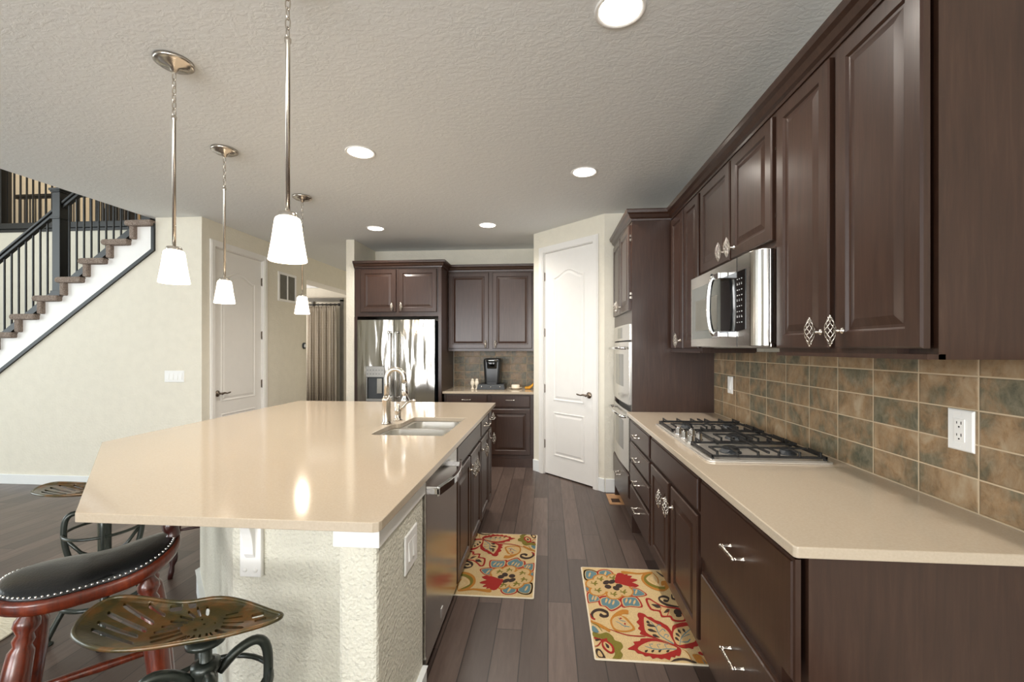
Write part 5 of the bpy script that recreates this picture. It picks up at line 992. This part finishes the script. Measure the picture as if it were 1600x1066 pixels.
# ================================================================ RUGS
def rug(name_loc, label, flip):
    W_, L_ = .515, .84
    t = thing('floral_rug', label, 'rug', name_loc, group='floral kitchen rugs')
    m = MB(); m.prism(rrect(.002, W_-.002, .002, L_-.002, .01, 3), .0005, .006); m.build('backing', 'rug_edge', t, .002, local=True)
    keys = 'crbgont'; names = dict(c='rug_cream', r='rug_red', b='rug_blue', g='rug_gold', o='rug_olive', n='rug_brown', t='rug_sand')
    m = MB(); m.prism([(.010, .010), (W_-.010, .010), (W_-.010, L_-.010), (.010, L_-.010)], .0055, .0068, mi=6)
    z = .0068
    for ci, (c, pts) in enumerate(RUG):
        z = .0068+.000012*ci
        lp = smooth_loop(pts, 3); lp = [(min(max(x, .010), W_-.010), min(max(y, .010), L_-.010)) for x, y in lp]
        q = [lp[0]]
        for p in lp[1:]:
            if abs(p[0]-q[-1][0])+abs(p[1]-q[-1][1]) > 1e-4: q.append(p)
        if len(q) < 3: continue
        vs = [m.b.verts.new((x, y, z)) for x, y in q]; ed = [m.b.edges.new((vs[i], vs[(i+1) % len(vs)])) for i in range(len(vs))]
        r = bmesh.ops.triangle_fill(m.b, use_beauty=True, use_dissolve=False, edges=ed)
        for f in r['geom']:
            if isinstance(f, bmesh.types.BMFace):
                f.material_index = keys.index(c)
                f.normal_update()
                if f.normal.z < 0: f.normal_flip()
    me = bpy.data.meshes.new('pile'); m.b.to_mesh(me); m.b.free()
    for k in keys: me.materials.append(M[names[k]])
    o = bpy.data.objects.new('pile', me); COL.objects.link(o); o.parent = t
    if flip: t.rotation_euler = (0, 0, PI)
    return t
rug((.205, 1.985, 0), 'floral rug in front of the cooktop cabinet doors', False)
rug((-.075, 3.28, 0), 'floral rug in front of the island sink cabinet', True)

# ================================================================ STOOLS
def seat_mesh():
    ol = smooth_loop(SEAT, 3)
    xs = [p[0] for p in ol]; ys = [p[1] for p in ol]
    m = MB()
    # dense plate from outline: triangulate a grid clipped by boolean
    import bmesh as _b
    g = bmesh.new(); nx, ny = 64, 30; x0, x1, y0, y1 = min(xs)-.01, max(xs)+.01, min(ys)-.01, max(ys)+.01
    vg = {}
    for k, z in enumerate((-.004, .004)):
        for i in range(nx+1):
            for j in range(ny+1): vg[i, j, k] = g.verts.new((x0+(x1-x0)*i/nx, y0+(y1-y0)*j/ny, z))
    for i in range(nx):
        for j in range(ny):
            g.faces.new([vg[i,j,0], vg[i,j+1,0], vg[i+1,j+1,0], vg[i+1,j,0]]); g.faces.new([vg[i,j,1], vg[i+1,j,1], vg[i+1,j+1,1], vg[i,j+1,1]])
    for i in range(nx):
        for j, fl in ((0, 0), (ny, 1)):
            q = [vg[i,j,0], vg[i+1,j,0], vg[i+1,j,1], vg[i,j,1]]; g.faces.new(q if not fl else q[::-1])
    for j in range(ny):
        for i, fl in ((0, 1), (nx, 0)):
            q = [vg[i,j,0], vg[i,j+1,0], vg[i,j+1,1], vg[i,j,1]]; g.faces.new(q if not fl else q[::-1])
    def tmp(b, nm):
        bmesh.ops.recalc_face_normals(b, faces=b.faces); me = bpy.data.meshes.new(nm); b.to_mesh(me); b.free(); o = bpy.data.objects.new(nm, me); COL.objects.link(o); return o
    plate_o = tmp(g, 'tmp_plate')
    a = MB(); a.prism(ol, -.02, .02); oa = tmp(a.b, 'tmp_outline')
    c = MB()
    for s in SLOTS: c.prism(s, -.03, .03)
    oc = tmp(c.b, 'tmp_slots')
    for o_, op in ((oa, 'INTERSECT'), (oc, 'DIFFERENCE')):
        md = plate_o.modifiers.new(op, 'BOOLEAN'); md.operation = op; md.object = o_; md.solver = 'EXACT'; md.use_self = True
    dg = bpy.context.evaluated_depsgraph_get(); me = bpy.data.meshes.new_from_object(plate_o.evaluated_get(dg))
    for o_ in (plate_o, oa, oc): d = o_.data; bpy.data.objects.remove(o_); bpy.data.meshes.remove(d)
    # distance-to-outline driven dish
    O2 = [Vector(p) for p in ol]; hub = Vector(HUB)
    def rho(p):
        # fraction from hub to outline along the ray
        d = p-hub; L = d.length
        if L < 1e-6: return 0
        best = 1e9; dn = d/L
        for i in range(len(O2)):
            a_, b_ = O2[i], O2[(i+1) % len(O2)]; e = b_-a_; den = dn.x*e.y-dn.y*e.x
            if abs(den) < 1e-9: continue
            w_ = a_-hub; tt = (w_.x*e.y-w_.y*e.x)/den; uu = (w_.x*dn.y-w_.y*dn.x)/den
            if tt > 0 and -1e-6 <= uu <= 1+1e-6: best = min(best, tt)
        return min(L/best, 1)
    for v in me.vertices:
        r = rho(Vector((v.co.x, v.co.y))); v.co.z += -.018+.018*r**2.5+.006*max(0, r-.9)*10*.5
    me.materials.clear(); me.materials.append(M['seat'])
    for p in me.polygons: p.use_smooth = False
    me.name = 'seat'
    # rolled rim lip
    m = MB(); m.tube([(p[0]*.985, p[1]*.985, .004) for p in ol], .0055, 8, True); 
    return me, m
seat_me, rimb = seat_mesh()
rim_pr = proto(rimb, 'rim', 'seat')
def tractor_stool(loc, rz, label, H_=.70, seat_rz=0):
    t = thing('tractor_seat_stool', label, 'stool', (loc[0], loc[1], 0), rz, group='tractor seat stools')
    st_ = bpy.data.objects.new('seat', seat_me); COL.objects.link(st_); st_.parent = t; hx, hy = HUB
    st_.location = (-hx*math.cos(seat_rz)+hy*math.sin(seat_rz), -hx*math.sin(seat_rz)-hy*math.cos(seat_rz), H_); st_.rotation_euler = (0, 0, seat_rz)
    r_ = bpy.data.objects.new('rolled_rim', rim_pr.data); COL.objects.link(r_); r_.parent = st_
    MB().lathe([(.045, H_-.062), (.045, H_-.052), (.03, H_-.048)], n=24).build('seat_bracket', 'stool_iron', t, local=True)
    MB().lathe([(.014, H_-.30), (.014, H_-.06)], n=12).build('screw', 'stool_iron', t, local=True)
    MB().lathe([(.03,.34),(.036,.35),(.03,.37),(.027,.39),(.027,H_-.14),(.033,H_-.13),(.033,H_-.115),(.02,H_-.11)], n=20).build('column', 'stool_iron', t, local=True)
    for k in range(4):
        a = PI/4+k*PI/2; c, s = math.cos(a), math.sin(a)
        path = smooth_path([(r*c, r*s, z) for r, z in ((.028, H_-.15), (.07, H_-.115), (.115, H_-.105), (.14, H_-.14), (.142, H_-.23), (.125, .38), (.105, .30), (.12, .20), (.165, .10), (.195, .03), (.20, .012))], 4)
        m = MB(); m.tube(path, .0125, 10); m.lathe([(.024,0),(.024,.006),(.016,.014),(.012,.02)], (.20*c, .20*s, .0005), n=14)
        m.build('leg', 'stool_iron', t, local=True)
        m = MB(); m.tube([(.028*c, .028*s, .36), (.085*c, .085*s, .40), (.138*c, .138*s, H_-.22)], .008, 8); m.tube([(.105*c, .105*s, .30), (.02*c, .02*s, .345)], .009, 8); m.build('brace', 'stool_iron', t, local=True)
    MB().tube([(.158*math.cos(2*PI*i/36), .158*math.sin(2*PI*i/36), .175) for i in range(36)], .0105, 10, True).build('footrest_ring', 'stool_iron', t, local=True)
    MB().tube([(.148*math.cos(2*PI*i/36), .148*math.sin(2*PI*i/36), H_-.20) for i in range(36)], .007, 8, True).build('upper_ring', 'stool_iron', t, local=True)
    return t
tractor_stool((-.8766, 1.0644), 0, 'rusty green metal tractor seat stool, nearest one at the island front', .70)
tractor_stool((-2.20, 2.02), 0, 'dark metal tractor seat stool farther back, its seat beyond the island top', .70, math.radians(4))

def turned_leg(m, top, bot, r=.021, mi=0):
    top, bot = V3(top), V3(bot); L = (bot-top).length
    prof = [(r*.75, 0), (r*.8, .02), (r*1.15, .035), (r*1.2, .05), (r*.75, .07), (r*1.0, .085), (r*.8, .10), (r*1.15, .115), (r*1.35, .2), (r*1.25, .34)]
    prof = [(a, h) for a, h in prof if h < L-.06]+[(r*.95, L-.05), (r*.8, L)]
    m.lathe(prof, top, bot-top, 18, mi)
def saddle_stool(loc, rz):
    t = thing('leather_saddle_stool', 'mahogany stool with black nailhead leather saddle seat at the left edge', 'stool', (loc[0], loc[1], 0), rz)
    H_ = .685; a, b = .218, .158       # long axis x (towards the island)
    def sup(k, n=40, e=2.6):
        o = []
        for i in range(n):
            th = 2*PI*i/n; c, s = math.cos(th), math.sin(th)
            o.append((a*k*math.copysign(abs(c)**(2/e), c), b*k*math.copysign(abs(s)**(2/e), s)*(1-.10*math.cos(th*2)*0)))
        return o
    waist = lambda x, y: y*(1-.16*math.exp(-((x-.03)/.09)**2))
    zz = lambda x, y: .055*(max(0, x)/a)**2*1.15+.022*(min(0, x)/a)**2
    def loop(k, dz): return [(x, waist(x, y), H_+dz+zz(x, y)) for x, y in sup(k)]
    MB().rings([loop(.90, -.030), loop(.97, -.026), loop(1.0, -.014), loop(1.0, .002), loop(.985, .010), loop(.93, .012), loop(.5, .006)], smooth=True).build('seat', 'redwood', t, local=True)
    MB().rings([loop(.93, .008), loop(.925, .018), loop(.86, .028), loop(.75, .037), loop(.5, .044), loop(.2, .045), loop(.02, .045)], smooth=True).build('leather_pad', 'leather', t, local=True)
    m = MB(); lp = loop(.915, .020); 
    import itertools
    P = [Vector(p) for p in lp]; acc = 0; nxt = 0
    for i in range(len(P)):
        p, q = P[i], P[(i+1) % len(P)]; L = (q-p).length
        while nxt <= acc+L:
            f = (nxt-acc)/L; m.sphere(p.lerp(q, f), .0038, 6); nxt += .0125
        acc += L
    m.build('nailheads', 'chrome', t, local=True)['kind'] = 'stuff'
    tops = [(.13, .075), (.13, -.085), (-.12, .075), (-.12, -.085)]; feet = [(.20, .155), (.20, -.165), (-.20, .155), (-.215, -.165)]
    for (x, y), (u, v) in zip(tops, feet):
        m = MB(); turned_leg(m, (x, y, H_-.02+zz(x, y)), (u, v, .0), .024); m.build('leg', 'redwood', t, local=True)
    def at(i, z): (x, y), (u, v) = tops[i], feet[i]; k = 1-z/(H_-.02); return Vector((x+(u-x)*k, y+(v-y)*k, z))
    for i, j, z in ((0, 1, .25), (2, 3, .25), (0, 2, .33), (1, 3, .33)):
        p, q = at(i, z), at(j, z); mid = (p+q)/2
        MB().tube([p, p.lerp(q, .25), mid, p.lerp(q, .75), q], [.009, .012, .015, .012, .009], 12).build('stretcher', 'redwood', t, local=True)
    x = a*.90; m = MB(); z0 = H_+zz(x, 0)
    m.tube(smooth_path([(x-.005, .0, z0), (x+.002, 0, z0+.03), (x-.006, .006, z0+.055), (x+.012, .004, z0+.085)], 4), [.026,.024,.021,.018,.017,.018,.021,.024,.025,.024,.022,.020,.016], 12); m.build('carved_horn', 'darkredwood', t, local=True)
    return t
saddle_stool((-1.412, 1.262), math.radians(43))
def wood_stool(loc, rz):
    t = thing('wooden_bar_stool', 'dark cherry wood stool behind the island, only its turned legs showing', 'stool', (loc[0], loc[1], 0), rz)
    H_ = .66; MB().lathe([(.17, H_-.03), (.185, H_-.022), (.185, H_-.006), (.175, H_), (.05, H_-.008), (.001, H_-.008)], n=32).build('seat', 'darkredwood', t, local=True)
    tops = [(.10, .10), (-.10, .10), (-.10, -.10), (.10, -.10)]; feet = [(.19, .19), (-.19, .19), (-.19, -.19), (.19, -.19)]
    for (x, y), (u, v) in zip(tops, feet):
        m = MB(); L = Vector((u-x, v-y, -H_+.03)); m.lathe([(.013,0),(.016,.1),(.012,.2),(.019,.25),(.013,.33),(.015,.40),(.021,.455),(.013,.48),(.022,.52),(.022,.54),(.012,.57),(.016,.60),(.013,L.length)], (x, y, H_-.03), L, 16); m.build('leg', 'darkredwood', t, local=True)
    for k in range(4):
        z = .33 if k % 2 else .27; f = 1-z/H_; 
        A_ = Vector((tops[k][0]+(feet[k][0]-tops[k][0])*f, tops[k][1]+(feet[k][1]-tops[k][1])*f, z)); k2 = (k+1) % 4; B_ = Vector((tops[k2][0]+(feet[k2][0]-tops[k2][0])*f, tops[k2][1]+(feet[k2][1]-tops[k2][1])*f, z))
        MB().tube([A_, A_.lerp(B_, .3), A_.lerp(B_, .5), A_.lerp(B_, .7), B_], [.007, .009, .012, .009, .007], 10).build('stretcher', 'darkredwood', t, local=True)
    return t
wood_stool((-2.26, 2.75), math.radians(42))
# cowhide rug
m = MB(); random.seed(3); pts = []
for i in range(26):
    a = 2*PI*i/26; r = 1+.10*math.sin(3*a)+.06*random.uniform(-1, 1); pts.append((-3.28+.66*r*math.cos(a), 1.75+.55*r*math.sin(a)))
lp = smooth_loop(pts, 4)
m.prism(lp, .0005, .010); tag(m.build('cowhide_rug', 'hide', None, .003), 'cream cowhide rug with brown patches on the floor at the left edge', 'rug')
